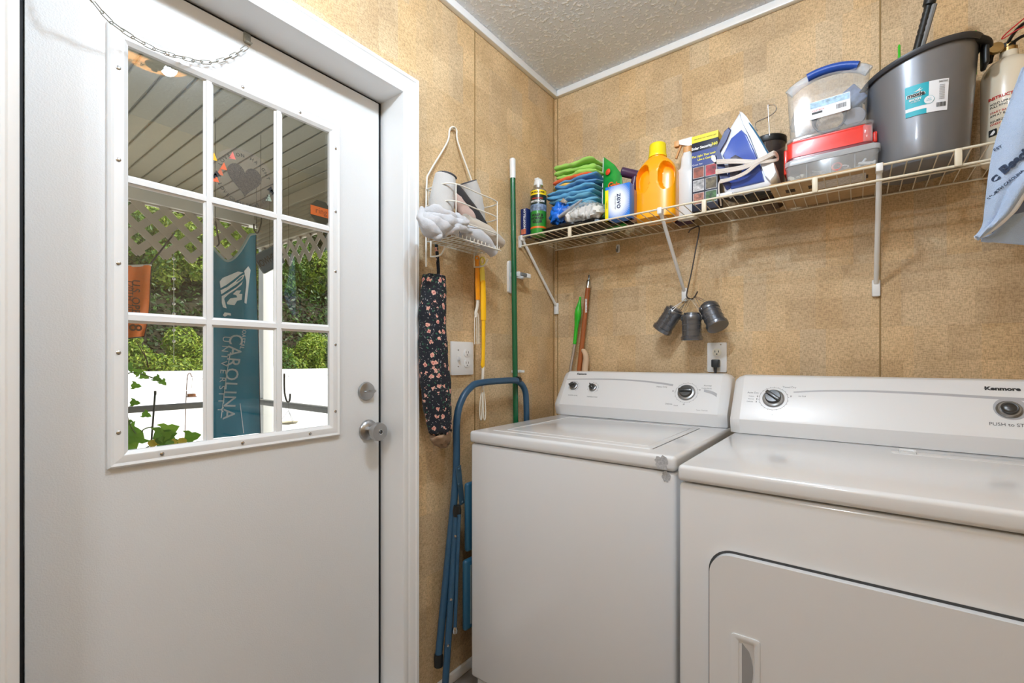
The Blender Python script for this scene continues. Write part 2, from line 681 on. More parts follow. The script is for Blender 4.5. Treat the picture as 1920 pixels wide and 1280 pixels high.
# screws in the frame
for (y, z) in [(-1.616, v) for v in (1.775, 1.58, 1.36, 1.17, 1.0)] + [(-1.11, v) for v in (1.79, 1.6, 1.42, 1.2, 1.0)] + \
              [(v, .943) for v in (-1.54, -1.37, -1.19)] + [(v, 1.851) for v in (-1.53, -1.37, -1.22)]:
    bm = N()
    M = frame_at((FX + .0115 - dl.x, y - dl.y, z), (0, 1, 0), (0, 0, 1))
    lathe(bm, [(.0042, 0), (.0042, .0008), (.003, .0016), (.001, .0018)], 12, M)
    obj('screw', bm, STEEL, door)

# knob and deadbolt
kp = at(690, 806, 'x', FX)
M = frame_at((FX - dl.x, kp.y - dl.y, kp.z), (0, 1, 0), (0, 0, 1))
bm = N()
lathe(bm, [(.034, 0), (.034, .003), (.031, .008), (.022, .012), (.014, .016)], 36, M)
obj('knob_rosette', bm, CHROME, door)
bm = N()
lathe(bm, [(.012, .012), (.012, .026), (.016, .034), (.0265, .041), (.029, .048), (.029, .058), (.027, .064), (.014, .0655)], 36, M)
kb = obj('door_knob', bm, CHROME, door)
bm = N()
lathe(bm, [(.009, .0655), (.009, .067), (.006, .067), (.006, .064)], 20, M)
bx(bm, (-.0012, .0012), (-.005, .005), (.064, .0665), M=M)
obj('lock_button', bm, STEEL, kb)
kp = at(686, 733, 'x', FX)
M = frame_at((FX - dl.x, kp.y - dl.y, kp.z), (0, 1, 0), (0, 0, 1))
bm = N()
lathe(bm, [(.029, 0), (.030, .003), (.0275, .009), (.020, .011), (.002, .0115)], 36, M)
dbm = obj('deadbolt_plate', bm, CHROME, door)
bm = N()
prism(bm, [(-.012, -.0025), (.018, -.005), (.024, 0), (.018, .005), (-.012, .0025), (-.015, 0)], .014, M @ Matrix.Translation((0, 0, .010)), .001)
obj('thumb_turn', bm, CHROME, dbm)

# safety chain and its bracket
CH = mat('zinc_chain', srgb(165, 162, 150), .3, metal=1)
cb = thing('safety_chain', 'zinc link chain sagging across the top of the white door from a small bracket', 'chain', (FX, at(463, 75, 'x', FX).y, at(463, 75, 'x', FX).z))
cl = Vector(cb.location)
cp = [at(463, 88, 'x', -.085), at(430, 108, 'x', -.082), at(390, 117, 'x', -.078), at(340, 108, 'x', -.07), at(290, 92, 'x', -.06), at(240, 64, 'x', -.045), at(205, 38, 'x', -.03), at(170, -4, 'x', -.01), at(150, -40, 'x', .004), Vector((.024, -1.72, 2.035))]
pth = catmull(cp, 14)
acc = [0]
for a, b_ in zip(pth, pth[1:]):
    acc.append(acc[-1] + (b_ - a).length)
pitch = .0205
d_ = 0
k = 0
bm = N()
while d_ + pitch < acc[-1]:
    def pos(s):
        for i in range(len(acc) - 1):
            if acc[i + 1] >= s:
                return pth[i].lerp(pth[i + 1], (s - acc[i]) / (acc[i + 1] - acc[i]))
        return pth[-1]
    a, b_ = pos(d_), pos(d_ + pitch)
    t = (b_ - a).normalized()
    side = t.cross(Vector((1, 0, 0))).normalized()
    if k % 2:
        side = t.cross(side).normalized()
    c = (a + b_) / 2
    hl, hw = .0128, .0042
    loop = []
    for s in range(14):
        an = 2 * PI * s / 14
        loop.append(c + t * (hl - hw) * (1 if math.cos(an) > 0 else -1) + t * hw * math.cos(an) + side * hw * math.sin(an) - cl)
    tube(bm, loop, .0009, 6, closed=True)
    d_ += pitch
    k += 1
obj('chain_links', bm, CH, cb)
bm = N()
M = frame_at((0, .0, 0), (0, 1, 0), (0, 0, 1))
prism(bm, rrect(.018, .028, .003, 3, 0, .004), .0016, M, .0005)
prism(bm, rrect(.016, .0016, .0006, 2, 0, -.010), .014, M)
lathe(bm, [(.003, .0016), (.002, .003)], 10, M @ Matrix.Translation((-.005, .010, 0)))
lathe(bm, [(.003, .0016), (.002, .003)], 10, M @ Matrix.Translation((.005, .010, 0)))
obj('chain_bracket', bm, CH, cb)
# upper eye plate on the casing head where the chain ends
bm = N()
e = cp[-1] - cl
bx(bm, (e.x - .004, e.x + .004), (e.y - .008, e.y + .008), (e.z - .004, e.z + .014), .001)
obj('eye_plate', bm, CH, cb)

# ------------------------------------------------------------------ ceiling lights
def amber():
    m = bpy.data.materials.new('amber_alabaster_glass')
    m.use_nodes = True
    nt = m.node_tree
    b = nt.nodes['Principled BSDF']
    n = nt.nodes.new('ShaderNodeTexNoise')
    n.inputs['Scale'].default_value = 190
    tc = nt.nodes.new('ShaderNodeTexCoord')
    nt.links.new(tc.outputs['Object'], n.inputs['Vector'])
    r = nt.nodes.new('ShaderNodeValToRGB')
    r.color_ramp.elements[0].position = .38
    r.color_ramp.elements[1].position = .66
    r.color_ramp.elements[0].color = (.9, .24, .02, 1)
    r.color_ramp.elements[1].color = (1, .60, .15, 1)
    nt.links.new(n.outputs[0], r.inputs[0])
    nt.links.new(r.outputs[0], b.inputs['Base Color'])
    nt.links.new(r.outputs[0], b.inputs['Emission Color'])
    b.inputs['Emission Strength'].default_value = 9
    b.inputs['Roughness'].default_value = .2
    tr = nt.nodes.new('ShaderNodeBsdfTransparent')
    tr.inputs[0].default_value = (1, .97, .93, 1)
    x = nt.nodes.new('ShaderNodeMixShader')
    x.inputs[0].default_value = .28
    nt.links.new(tr.outputs[0], x.inputs[1])
    nt.links.new(b.outputs[0], x.inputs[2])
    nt.links.new(x.outputs[0], nt.nodes['Material Output'].inputs[0])
    return m
AMBER = amber()
BRONZE = mat('bronze_fitting', srgb(60, 42, 26), .35, metal=.8)
def ceiling_lamp(x, y, label, pw=1):
    t = thing('ceiling_light', label, 'ceiling light', (x, y, CZ), 0, 'amber glass ceiling lights')
    bm = N(); lathe(bm, [(.16, 0), (.165, -.006), (.15, -.016), (.03, -.018)], 40); obj('canopy', bm, BRONZE, t)
    bm = N()
    lathe(bm, [(.17, -.022), (.172, -.035), (.162, -.075), (.12, -.115), (.06, -.138), (.012, -.144)], 48, cap=False)
    obj('glass_bowl', bm, AMBER, t)
    bm = N(); lathe(bm, [(.03, -.142), (.028, -.148), (.012, -.155), (.010, -.164), (.003, -.168)], 20); obj('finial', bm, BRONZE, t)
    for k in range(3):
        a = 2 * PI * k / 3 + .4
        bm = N()
        tube(bm, [(math.cos(a) * .165, math.sin(a) * .165, -.012), (math.cos(a) * .178, math.sin(a) * .178, -.026), (math.cos(a) * .166, math.sin(a) * .166, -.046)], .005, 6)
        obj('glass_clip', bm, BRONZE, t)
    for sx_ in (-1, 1):
        ld = bpy.data.lights.new('bulb', 'POINT')
        ld.energy = LAMP_W * pw / 2
        ld.shadow_soft_size = .028
        ld.color = (.64, .82, 1)
        lo = bpy.data.objects.new('bulb', ld)
        COL.objects.link(lo)
        lo.parent = t
        lo.location = (sx_ * .05, sx_ * .06, -.105)
    return t
ceiling_lamp(.80, -1.31, 'amber glass bowl ceiling light nearer the washer')
ceiling_lamp(.96, -2.75, 'added unseen amber glass bowl fill light farther from the washer', .85)  # unseen copy of the lamp, added behind the camera as fill light
# ================================================================== outside: porch, yard, trees
GZ = -.80
PX0 = -3.08
PY = -.02                                  # the porch's far end
WV = mat('white_vinyl', srgb(236, 236, 232), .4)
PORCH = mat('porch_ceiling_panel', srgb(158, 156, 138), .5)
bm = N()
n = 40
y0, y1 = -5.0, PY + .1
# ribbed pan ceiling: ribs run away from the house
for k in range(60):
    yb = y1 - (k + 1) * .105
    bx(bm, (-3.35, -.16), (yb + .012, yb + .105), (2.47, 2.50), .003, 1)
bx(bm, (-3.35, -.16), (y1 - 6.3, y1), (2.482, 2.52))
struct('porch_ceiling', bm, PORCH, smooth=0)
SIDE = mat('porch_siding', srgb(176, 170, 152), .5)
bm = N()
bx(bm, (-3.16, -3.06), (-5.0, PY + .08), (2.33, 2.47))
struct('porch_beam', bm, WV, smooth=0)
# siding-clad end beam with its moulding
bm = N()
for k in range(7):
    z = 2.13 + k * .036
    poly = [(0, z), (.020, z), (.003, z + .036), (0, z + .036)]
    a = [Vector((-3.06, PY - p[0], p[1])) for p in poly]
    b_ = [Vector((-.16, PY - p[0], p[1])) for p in poly]
    loft(bm, [a, b_])
bx(bm, (-3.06, -.16), (PY, PY + .06), (2.13, 2.47))
bx(bm, (-3.06, -.16), (PY - .03, PY), (2.38, 2.47), .004)
struct('porch_end_beam', bm, SIDE, smooth=0)
bm = N()
bx(bm, (-3.3, -.18), (-5, PY + .1), (-.28, -.14))
struct('porch_floor', bm, mat('porch_deck', srgb(150, 140, 125), .8, vary=.2), smooth=0)
# outer face of the house
bm = N()
bx(bm, (XO - .03, XO), (-6.5, OY0), (-.8, 2.6))
bx(bm, (XO - .03, XO), (OY1, 2), (-.8, 2.6))
bx(bm, (XO - .03, XO), (OY0, OY1), (OZ, 2.6))
struct('outer_wall', bm, WV, smooth=0)

LATT = mat('lattice_vinyl', srgb(188, 180, 168), .5)
def lattice(name, label, org, along, L, z0, z1, pitch, w, scallop=True):
    """scalloped diagonal lattice panel: one mesh, crossing strips clipped to the panel"""
    bm = N()
    H = z1 - z0
    al = Vector(along)
    nn = al.cross(Vector((0, 0, 1)))
    k = -int(H / pitch) - 2
    while k * pitch < L + H:
        for sgn, off in ((1, 0), (-1, .006)):
            # strip from (s, 0) at 45 degrees, clipped
            s = k * pitch
            pts = []
            a0, a1 = (s, s + H) if sgn > 0 else (s + H, s)
            lo, hi = 0.0, 1.0
            # clip parameter so 0 <= a <= L
            if a1 != a0:
                t0, t1 = (0 - a0) / (a1 - a0), (L - a0) / (a1 - a0)
                lo, hi = max(lo, min(t0, t1)), min(hi, max(t0, t1))
            if hi - lo > .03:
                p = org + al * (a0 + (a1 - a0) * lo) + Vector((0, 0, z0 + H * lo))
                q = org + al * (a0 + (a1 - a0) * hi) + Vector((0, 0, z0 + H * hi))
                d = (q - p).normalized()
                sd_ = d.cross(nn).normalized()
                sh = nn * off
                ring = lambda c: [c + sd_ * w / 2 + sh, c - sd_ * w / 2 + sh, c - sd_ * w / 2 + sh + nn * .006, c + sd_ * w / 2 + sh + nn * .006]
                loft(bm, [ring(p), ring(q)])
        k += 1
    bx(bm, (0, L), (-.006, .012), (z1 - .012, z1 + .02), M=frame_lat(org, al))
    o = obj(name, bm, LATT, None, 0)
    return tag(o, label, 'lattice')
def frame_lat(org, al):
    M = Matrix((al, al.cross(Vector((0, 0, 1))) * -1, Vector((0, 0, 1)))).transposed().to_4x4()
    M.translation = (org.x, org.y, 0)
    return M
lattice('lattice_panel', 'pale diagonal lattice strip hanging under the porch beam facing the fence', Vector((-3.10, -3.4, 0)), (0, 1, 0), 3.32, 1.94, 2.33, .168, .052)
lattice('lattice_panel', 'pale diagonal lattice strip across the porch end beside the small octagon decal', Vector((-3.0, PY + .02, 0)), (1, 0, 0), 2.7, 1.93, 2.13, .15, .040)

# post and rails
def post(x, y, label):
    t = thing('porch_post', label, 'post', (x, y, -.14))
    bm = N(); bx(bm, (-.045, .045), (-.045, .045), (0, 2.5), .004); obj('shaft', bm, WV, t)
    bm = N(); bx(bm, (-.06, .06), (-.06, .06), (0, .1), .006); obj('base_collar', bm, WV, t)
post(-3.08, .06, 'square white porch post behind the teal banner flag')
RAIL = mat('weathered_rail', srgb(118, 118, 112), .6, vary=.15)
bm = N()
bx(bm, (-3.10, -3.05), (-4.8, .015), (.765, .81), .004)
tag(obj('porch_rail', bm, RAIL), 'weathered grey rail running left from the porch post in front of the white fence', 'railing')
bm = N()
bx(bm, (-3.03, -.2), (-.06, -.012), (.765, .81), .004)
tag(obj('porch_rail', bm, RAIL), 'weathered grey rail crossing the porch end right of the teal banner flag', 'railing')

# yard
GR = mat('pale_gravel_yard', srgb(232, 226, 212), .9, vary=.25, vscale=3)
bm = N()
bx(bm, (-60, 60), (-50, 60), (GZ - .2, GZ))
struct('ground', bm, GR, smooth=0)
FENCE = mat('fence_vinyl', srgb(252, 252, 252), .45)
ft = thing('privacy_fence', 'tall bright white vinyl board fence across the yard below the trees', 'fence', (-8.5, 0, GZ))
bm = N()
zt_ = .95 - GZ
for k in range(130):
    y = -7 + k * .15
    bx(bm, (-.02, .02), (y, y + .1495), (.05, zt_ - .12), .002, 1)
obj('board_panel', bm, FENCE, ft, smooth=0)
bm = N(); bx(bm, (-.035, .035), (-7, 12.5), (zt_ - .14, zt_), .006); obj('top_rail', bm, FENCE, ft, smooth=0)
bm = N(); bx(bm, (-.035, .035), (-7, 12.5), (.02, .16), .006); obj('bottom_rail', bm, FENCE, ft, smooth=0)
for k in range(8):
    bm = N(); y = -6.9 + k * 2.4
    bx(bm, (-.06, .06), (y - .06, y + .06), (0, zt_ + .03), .006)
    bx(bm, (-.07, .07), (y - .07, y + .07), (zt_ + .03, zt_ + .06), .015)
    obj('fence_post', bm, FENCE, ft, smooth=0)

# wooded bank behind the fence
def hillz(x, y):
    d = max(0, -9.5 - x)
    return GZ + 1.0 * min(d, 2.5) + d * .48 + .5 * noise.noise(Vector((x * .4, y * .4, 0)))
bm = N()
g = [[bm.verts.new((-9.4 - i * .6, -16 + j * .8, hillz(-9.4 - i * .6, -16 + j * .8))) for j in range(56)] for i in range(40)]
for i in range(39):
    for j in range(55):
        bm.faces.new((g[i][j], g[i + 1][j], g[i + 1][j + 1], g[i][j + 1]))
struct('wooded_bank', bm, mat('leaf_litter', srgb(44, 42, 24), .95, vary=.6, vscale=3), smooth=60)

def leafmat(name, c1, c2, c3):
    m = bpy.data.materials.new(name)
    m.use_nodes = True
    nt = m.node_tree
    L = nt.links.new
    b = nt.nodes['Principled BSDF']
    b.inputs['Roughness'].default_value = .5
    g_ = nt.nodes.new('ShaderNodeNewGeometry')
    r = nt.nodes.new('ShaderNodeValToRGB')
    r.color_ramp.elements[0].color = c1
    r.color_ramp.elements[1].color = c3
    e = r.color_ramp.elements.new(.55)
    e.color = c2
    L(g_.outputs['Random Per Island'], r.inputs[0])
    L(r.outputs[0], b.inputs['Base Color'])
    tr = nt.nodes.new('ShaderNodeBsdfTranslucent')
    L(r.outputs[0], tr.inputs[0])
    x = nt.nodes.new('ShaderNodeMixShader')
    x.inputs[0].default_value = .35
    L(b.outputs[0], x.inputs[1])
    L(tr.outputs[0], x.inputs[2])
    L(x.outputs[0], nt.nodes['Material Output'].inputs[0])
    return m
LF_Y = leafmat('yellow_green_leaves', srgb(84, 116, 28), srgb(136, 164, 46), srgb(190, 200, 84))
LF_G = leafmat('mid_green_leaves', srgb(44, 82, 22), srgb(82, 122, 38), srgb(120, 155, 55))
LF_D = leafmat('dark_green_leaves', srgb(30, 56, 18), srgb(52, 86, 28), srgb(84, 116, 42))
BARK = mat('bark', srgb(74, 58, 44), .9, bump=.5, bscale=30)

def crown_mesh(seed, n, rx, rz, leaf, blobs=9, m=None):
    rnd = random.Random(seed)
    bm = N()
    cs = []
    for k in range(blobs):
        a = rnd.uniform(0, 2 * PI)
        q = rnd.uniform(.2, .75)
        cs.append((Vector((math.cos(a) * rx * q, math.sin(a) * rx * q, rnd.uniform(-.7, .8) * rz)), rnd.uniform(.28, .5) * min(rx, rz * 1.2)))
    for k in range(n):
        c, r = rnd.choice(cs)
        d = Vector((rnd.gauss(0, 1), rnd.gauss(0, 1), rnd.gauss(0, 1))).normalized()
        p = c + d * r * rnd.uniform(.72, 1.08)
        nn = (d + Vector((rnd.gauss(0, .5), rnd.gauss(0, .5), rnd.gauss(.3, .5)))).normalized()
        t = nn.orthogonal().normalized()
        t = Matrix.Rotation(rnd.uniform(0, 2 * PI), 3, nn) @ t
        s = leaf * rnd.uniform(.6, 1.3)
        b_ = nn.cross(t)
        v = [bm.verts.new(p + q) for q in (-t * s, b_ * s * .42 + nn * s * .12, t * s, -b_ * s * .42 + nn * s * .12)]
        bm.faces.new(v)
    me = bpy.data.meshes.new('crown')
    bm.to_mesh(me)
    bm.free()
    me.materials.append(m)
    return me
def trunk_mesh(h, r, seed):
    rnd = random.Random(seed)
    bm = N()
    tube(bm, catmull([(0, 0, -.5), (rnd.uniform(-.1, .1), rnd.uniform(-.1, .1), h * .4), (rnd.uniform(-.3, .3), rnd.uniform(-.3, .3), h)], 4), [r * (1 - .6 * i / 8) for i in range(9)], 8)
    for k in range(4):
        z = h * rnd.uniform(.4, .85)
        a = rnd.uniform(0, 6.3)
        tube(bm, [(0, 0, z), (math.cos(a) * .5, math.sin(a) * .5, z + .5), (math.cos(a) * 1.1, math.sin(a) * 1.1, z + .8)], [r * .4, r * .3, r * .12], 6)
    bmesh.ops.recalc_face_normals(bm, faces=bm.faces)
    me = bpy.data.meshes.new('trunk')
    bm.to_mesh(me)
    bm.free()
    me.materials.append(BARK)
    return me
def plant(name, label, cat, x, y, cm, zc, tm, group, rot=0, s=1.0, z=None):
    z = hillz(x, y) if z is None else z
    t = thing(name, label, cat, (x, y, z), rot, group)
    t.scale = (s, s, s)
    c = bpy.data.objects.new('crown', cm); COL.objects.link(c); c.parent = t; c.location = (0, 0, zc)
    k = bpy.data.objects.new('trunk', tm); COL.objects.link(k); k.parent = t
bush = [crown_mesh(1, 11000, 1.0, .85, .055, 14, LF_Y), crown_mesh(2, 11000, 1.0, .9, .052, 14, LF_G), crown_mesh(3, 11000, 1.0, .8, .05, 14, LF_Y)]
tree = [crown_mesh(4, 17000, 1.7, 2.0, .085, 18, LF_G), crown_mesh(5, 17000, 1.7, 1.9, .085, 18, LF_D), crown_mesh(6, 17000, 1.6, 2.1, .08, 18, LF_D)]
bt = trunk_mesh(1.0, .04, 1)
tt = [trunk_mesh(3.2, .14, 2), trunk_mesh(3.6, .16, 3)]
rnd = random.Random(11)
ORD = ['first', 'second', 'third', 'fourth', 'fifth', 'sixth', 'seventh', 'eighth', 'ninth']
KB = ['bright yellow-green bush', 'mid-green leafy bush', 'loose pale green bush']
for i in range(8):
    k = (1, 0, 2, 0, 1, 2, 0, 2)[i]
    plant('bush', KB[k] + ' right behind the white fence, %s from the left' % ORD[i], 'bush', -10.2 - rnd.uniform(0, .4), -.9 + i * 1.0, bush[k], .55, bt, 'bushes right behind the fence', rnd.uniform(0, 6), rnd.uniform(.8, .95))
for i in range(7):
    k = (0, 1, 0, 2, 1, 0, 1)[i]
    plant('bush', KB[k] + ' on the bank above the fence row, %s from the left' % ORD[i], 'bush', -12.2 - rnd.uniform(0, .4), -.4 + i * 1.35, bush[k], .7, bt, 'bushes up on the bank', rnd.uniform(0, 6), rnd.uniform(1.05, 1.25))
KT = ['mid-green tree', 'broad dark green tree', 'tall dark green tree']
for r_ in range(3):
    for c_ in range(6):
        k = rnd.choice((0, 1, 2)) if r_ else (1, 0, 2, 1, 2, 0)[c_]
        plant('tree', KT[k] + ' in the %s tree row, %s from the left' % (('front', 'middle', 'back')[r_], ORD[c_]), 'tree', -14.9 - r_ * 2.7 + rnd.uniform(-.3, .3), -.6 + c_ * (1.95 + r_ * .5) + r_ * .6, tree[k], 1.9 + .3 * r_, tt[c_ % 2], 'trees on the bank', rnd.uniform(0, 6), rnd.uniform(.9, 1.1))

# low growth covering the bank between the bushes and trees
rnd = random.Random(77)
bm = N()
for k in range(34000):
    x = -10.6 - rnd.random() ** 1.2 * 9
    y = rnd.uniform(-3, 10)
    p = Vector((x, y, hillz(x, y) + rnd.uniform(0, .55) * rnd.random()))
    nn = Vector((rnd.gauss(.5, .5), rnd.gauss(0, .5), rnd.gauss(.7, .4))).normalized()
    t_ = Matrix.Rotation(rnd.uniform(0, 6.3), 3, nn) @ nn.orthogonal().normalized()
    s_ = rnd.uniform(.04, .09)
    b_ = nn.cross(t_)
    bm.faces.new([bm.verts.new(p + q) for q in (-t_ * s_, b_ * s_ * .45, t_ * s_, -b_ * s_ * .45)])
tag(obj('undergrowth', bm, LF_D, None, 0), 'dark green leafy undergrowth covering the bank between bushes and trees', 'undergrowth', None, 'stuff')

# vine leaves rising by the porch rail at the window's left
VL = leafmat('fresh_vine_leaves', srgb(96, 150, 30), srgb(120, 178, 44), srgb(150, 196, 60))
vn = thing('climbing_vine', 'young green vine with broad lobed leaves at the lower left pane', 'plant', (-2.1, -1.25, GZ))
vo = Vector(vn.location)
bm = N()
VX = -2.1
def leaf(bm, c, ax, up, s):
    c, ax, up = Vector(c), Vector(ax).normalized(), Vector(up)
    sd_ = ax.cross(up).normalized()
    nn = sd_.cross(ax)
    shape = [(0, 0), (.15, .35), (0, .55), (.35, .5), (.5, .3), (.7, .28), (1, 0), (.7, -.28), (.5, -.3), (.35, -.5), (0, -.55), (.15, -.35)]
    cc = bm.verts.new(c + ax * s * .4 - nn * s * .06)
    vs = [bm.verts.new(c + ax * s * u + sd_ * s * v + nn * s * .1 * abs(v)) for u, v in shape]
    for i in range(len(vs)):
        bm.faces.new((vs[i], vs[(i + 1) % len(vs)], cc))
for px, py, s, ang in ((268, 808, .13, 200), (300, 812, .10, 20), (262, 826, .14, 170), (286, 822, .12, 10), (305, 828, .11, -20), (330, 824, .10, 170), (345, 822, .09, 10), (246, 838, .10, 150), (322, 836, .08, 200), (250, 700, .05, 20), (262, 702, .05, -30), (288, 706, .05, -40), (300, 712, .045, -50), (245, 722, .05, -10), (243, 754, .05, -10), (266, 774, .05, -30), (250, 690, .06, 160), (240, 800, .07, 120)):
    a = math.radians(ang)
    leaf(bm, at(px, py, 'x', VX) - vo, (.25, math.cos(a), math.sin(a)), (.9, .1, .5), s)
obj('leaves', bm, VL, vn, smooth=0)
bm = N()
for pts in ([(250, 1085), (255, 850), (262, 826), (246, 800), (238, 775), (236, 730), (240, 700), (268, 702), (300, 714)], [(255, 850), (290, 832), (330, 826), (352, 824)], [(262, 826), (268, 806), (285, 800)]):
    tube(bm, catmull([at(p[0], p[1], 'x', VX) - vo for p in pts], 4), .0035, 6)
obj('stems', bm, mat('vine_stem', srgb(90, 120, 50), .6), vn)
bm = N()
for px, py in ((322, 832), (296, 830), (340, 830), (285, 834)):
    lathe(bm, [(.004, 0), (.022, .012), (.026, .02), (.010, .016)], 7, Matrix.Translation(at(px, py, 'x', VX) - vo) @ Matrix.Rotation(.9, 4, 'Y'))
obj('blossom', bm, mat('yellow_blossom', srgb(240, 205, 60), .6), vn)
bm = N()
s0 = at(291, 734, 'x', -2.3)
s1 = at(283, 840, 'x', -2.3)
e = s1 + (s1 - s0) * 3.2
tube(bm, [s0 + Vector((0, 0, 0)), s1, e], [.0055, .0055, .0055], 8)
tube(bm, [s0 + Vector((0, 0, .005)), s0 - Vector((0, 0, .02))], .007, 8)
tag(obj('garden_stake', bm, mat('dark_green_stake', srgb(40, 52, 44), .5)), 'dark thin garden stake standing among the vine leaves', 'stake')

# shepherd's hook and bird feeder
FDX = -6.2
hk = at(348, 820, 'x', FDX); hb = Vector((hk.x, hk.y, GZ))
bm = N()
pts = [hb, at(347, 820, 'x', FDX), at(349, 745, 'x', FDX), at(351, 710, 'x', FDX), at(353, 701, 'x', FDX), at(357, 700, 'x', FDX), at(359, 705, 'x', FDX), at(361, 706, 'x', FDX)]
tube(bm, catmull(pts, 4), .006, 6)
RUST = mat('rusty_iron', srgb(110, 84, 72), .6)
tag(obj('shepherd_hook', bm, RUST), 'thin rusty shepherd hook standing in front of the white fence', 'garden hook')
fp = at(359, 744, 'x', FDX)
fd = thing('bird_feeder', 'small hanging tray bird feeder with a flat roof on the thin rusty hook', 'bird feeder', fp)
bm = N(); lathe(bm, [(.062, 0), (.064, .006), (.060, .010)], 20); obj('tray', bm, RUST, fd)
bm = N(); lathe(bm, [(.075, .088), (.06, .098), (.012, .106), (.006, .12)], 20); obj('roof', bm, WV, fd)
bm = N(); bx(bm, (-.04, .04), (-.04, .04), (.010, .044), .004); obj('seed_block', bm, mat('seed_block', srgb(150, 96, 60), .9, vary=.4, vscale=60), fd)
bm = N()
tube(bm, [(0, 0, .10), at(361, 706, 'x', FDX) - fp], .002, 5)
for a in range(3):
    tube(bm, [(.05 * math.cos(a * 2.1), .05 * math.sin(a * 2.1), .008), (.05 * math.cos(a * 2.1), .05 * math.sin(a * 2.1), .095)], .0015, 5)
obj('hanger', bm, RUST, fd)

# plant hook and hanging feeder beyond the end rail
bm = N()
hx = -1.9
tube(bm, catmull([at(533, 700, 'x', hx), at(533, 722, 'x', hx), at(534, 738, 'x', hx), at(538, 752, 'x', hx), at(543, 751, 'x', hx), at(544, 738, 'x', hx)], 4), .006, 8)
tag(obj('plant_hook', bm, BLACK), 'black J-shaped iron hook hanging above the right-hand porch rail', 'hook')
bf = thing('bird_bath', 'small pale hanging dish above the gravel beside the lower right pane', 'bird bath', at(541, 794, 'x', -1.95))
bm = N(); lathe(bm, [(.010, -.006), (.05, 0), (.062, .012), (.058, .012), (.046, .004)], 24, cap=False); obj('dish', bm, mat('pale_dish', srgb(205, 196, 170), .6), bf)
bm = N()
for a in range(3):
    tube(bm, [(.058 * math.cos(a * 2.1), .058 * math.sin(a * 2.1), .010), (0, 0, .09)], .0012, 5)
tube(bm, [(0, 0, .09), (0, 0, 2.47 - bf.location.z)], .0009, 5)
obj('wires', bm, BLACK, bf)
# rain chain behind the orange flag
bm = N()
rc = at(326, 488, 'x', -3.2)
tube(bm, [rc + Vector((0, 0, -.82)), rc + Vector((0, 0, .55))], .0018, 5)
for dz in (0, -.16, -.24, -.36, -.44, -.57, -.66):
    lathe(bm, [(.002, 0), (.012, .008), (.012, .018), (.002, .026)], 8, Matrix.Translation(rc + Vector((0, 0, dz))))
tag(obj('rain_chain', bm, mat('silver_bells', srgb(200, 196, 180), .3, metal=.6)), 'thin chain of small silver beads hanging behind the orange flag', 'ornament')

# orange golf flag
FLX = -2.75
ofl = thing('orange_flag', 'small orange flag with dark edge hanging from a black stick at the left pane', 'flag', at(284, 497, 'x', FLX))
oo = Vector(ofl.location)
tl, tr = at(222, 499, 'x', FLX), at(284, 497, 'x', FLX)
bl, br = at(222, 636, 'x', FLX), at(278, 630, 'x', FLX)
def of(u, v):
    p = tl.lerp(tr, u).lerp(bl.lerp(br, u), v)
    if v > .8 and u > .7:
        p += (tl - tr) * .35 * (v - .8) * (u - .7) / .06 * .3
    return p - oo + Vector((.012 * math.sin(u * 9 + v * 3) + .008 * math.sin(v * 8 + u * 4), 0, 0))
bm = N(); sheet(bm, of, 16, 30, .0015)
obj('flag_cloth', bm, mat('orange_nylon', srgb(250, 122, 24), .6, vary=.12, vscale=12, sss=0), ofl)
bm = N(); tube(bm, [tl - oo, tr - oo], .008, 8); obj('header_sleeve', bm, mat('flag_sleeve', srgb(225, 222, 214), .6), ofl)
bm = N(); tube(bm, [of(1, k / 30) + Vector((.001, 0, 0)) for k in range(31)], .004, 6); tube(bm, [of(k / 16, 1) for k in range(17)], .004, 6); obj('flag_edging', bm, BLACK, ofl)
cc = at(257, 560, 'x', FLX + .018)
DKP = mat('flag_ink', srgb(110, 60, 30), .6)
text(ofl, 'U.S. OPEN', frame_at(at(254, 563, 'x', FLX + .024) - oo, (0, 0, -1), (0, 1, 0)), .062, DKP, h=.0006, bold=.0008)
text(ofl, '120TH 2020', frame_at(at(243, 560, 'x', FLX + .024) - oo, (0, 0, -1), (0, 1, 0)), .05, DKP, h=.0006)
text(ofl, '8', frame_at(at(253, 614, 'x', FLX + .026) - oo, (0, 0, -1), (0, 1, 0)), .10, DKP, h=.0006, bold=.001)
bm = N()
tube(bm, [at(278, 500, 'x', FLX) - oo, at(327, 437, 'x', -3.098) - oo], .006, 8)
obj('flag_stick', bm, BLACK, ofl)

# teal banner flag
TX = -1.62
tf = thing('banner_flag', 'long teal banner flag with white wave emblem and lettering hanging on the porch', 'flag', at(483, 437, 'x', TX))
to = Vector(tf.location)
c00, c10 = at(384, 452, 'x', TX), at(483, 437, 'x', TX)
c01, c11 = at(388, 822, 'x', TX), at(490, 812, 'x', TX)
def tfn(u, v):
    top = c00.lerp(c10, u)
    sag = -.13 * math.sin(PI * min(1, u * 1.15)) ** 1.3 * (1 - v) ** 6
    p = top.lerp(c01.lerp(c11, u), v)
    fold = .010 * math.sin(u * 11 + v * 1.5) * (.5 + .5 * (1 - v)) + .012 * math.sin(u * 5 - v * 6)
    pinch = (.5 - u) * .02 * math.sin(PI * v)
    return p - to + Vector((fold, pinch, sag))
TEAL = leafmat('teal_nylon', srgb(4, 146, 172), srgb(4, 146, 172), srgb(4, 146, 172))
bm = N(); sheet(bm, tfn, 34, 50, .0014)
obj('flag_cloth', bm, TEAL, tf, smooth=60)
bm = N(); tube(bm, [tfn(k / 34, 0) for k in range(35)], .007, 8); obj('header_sleeve', bm, mat('teal_sleeve', srgb(150, 176, 176), .6), tf)
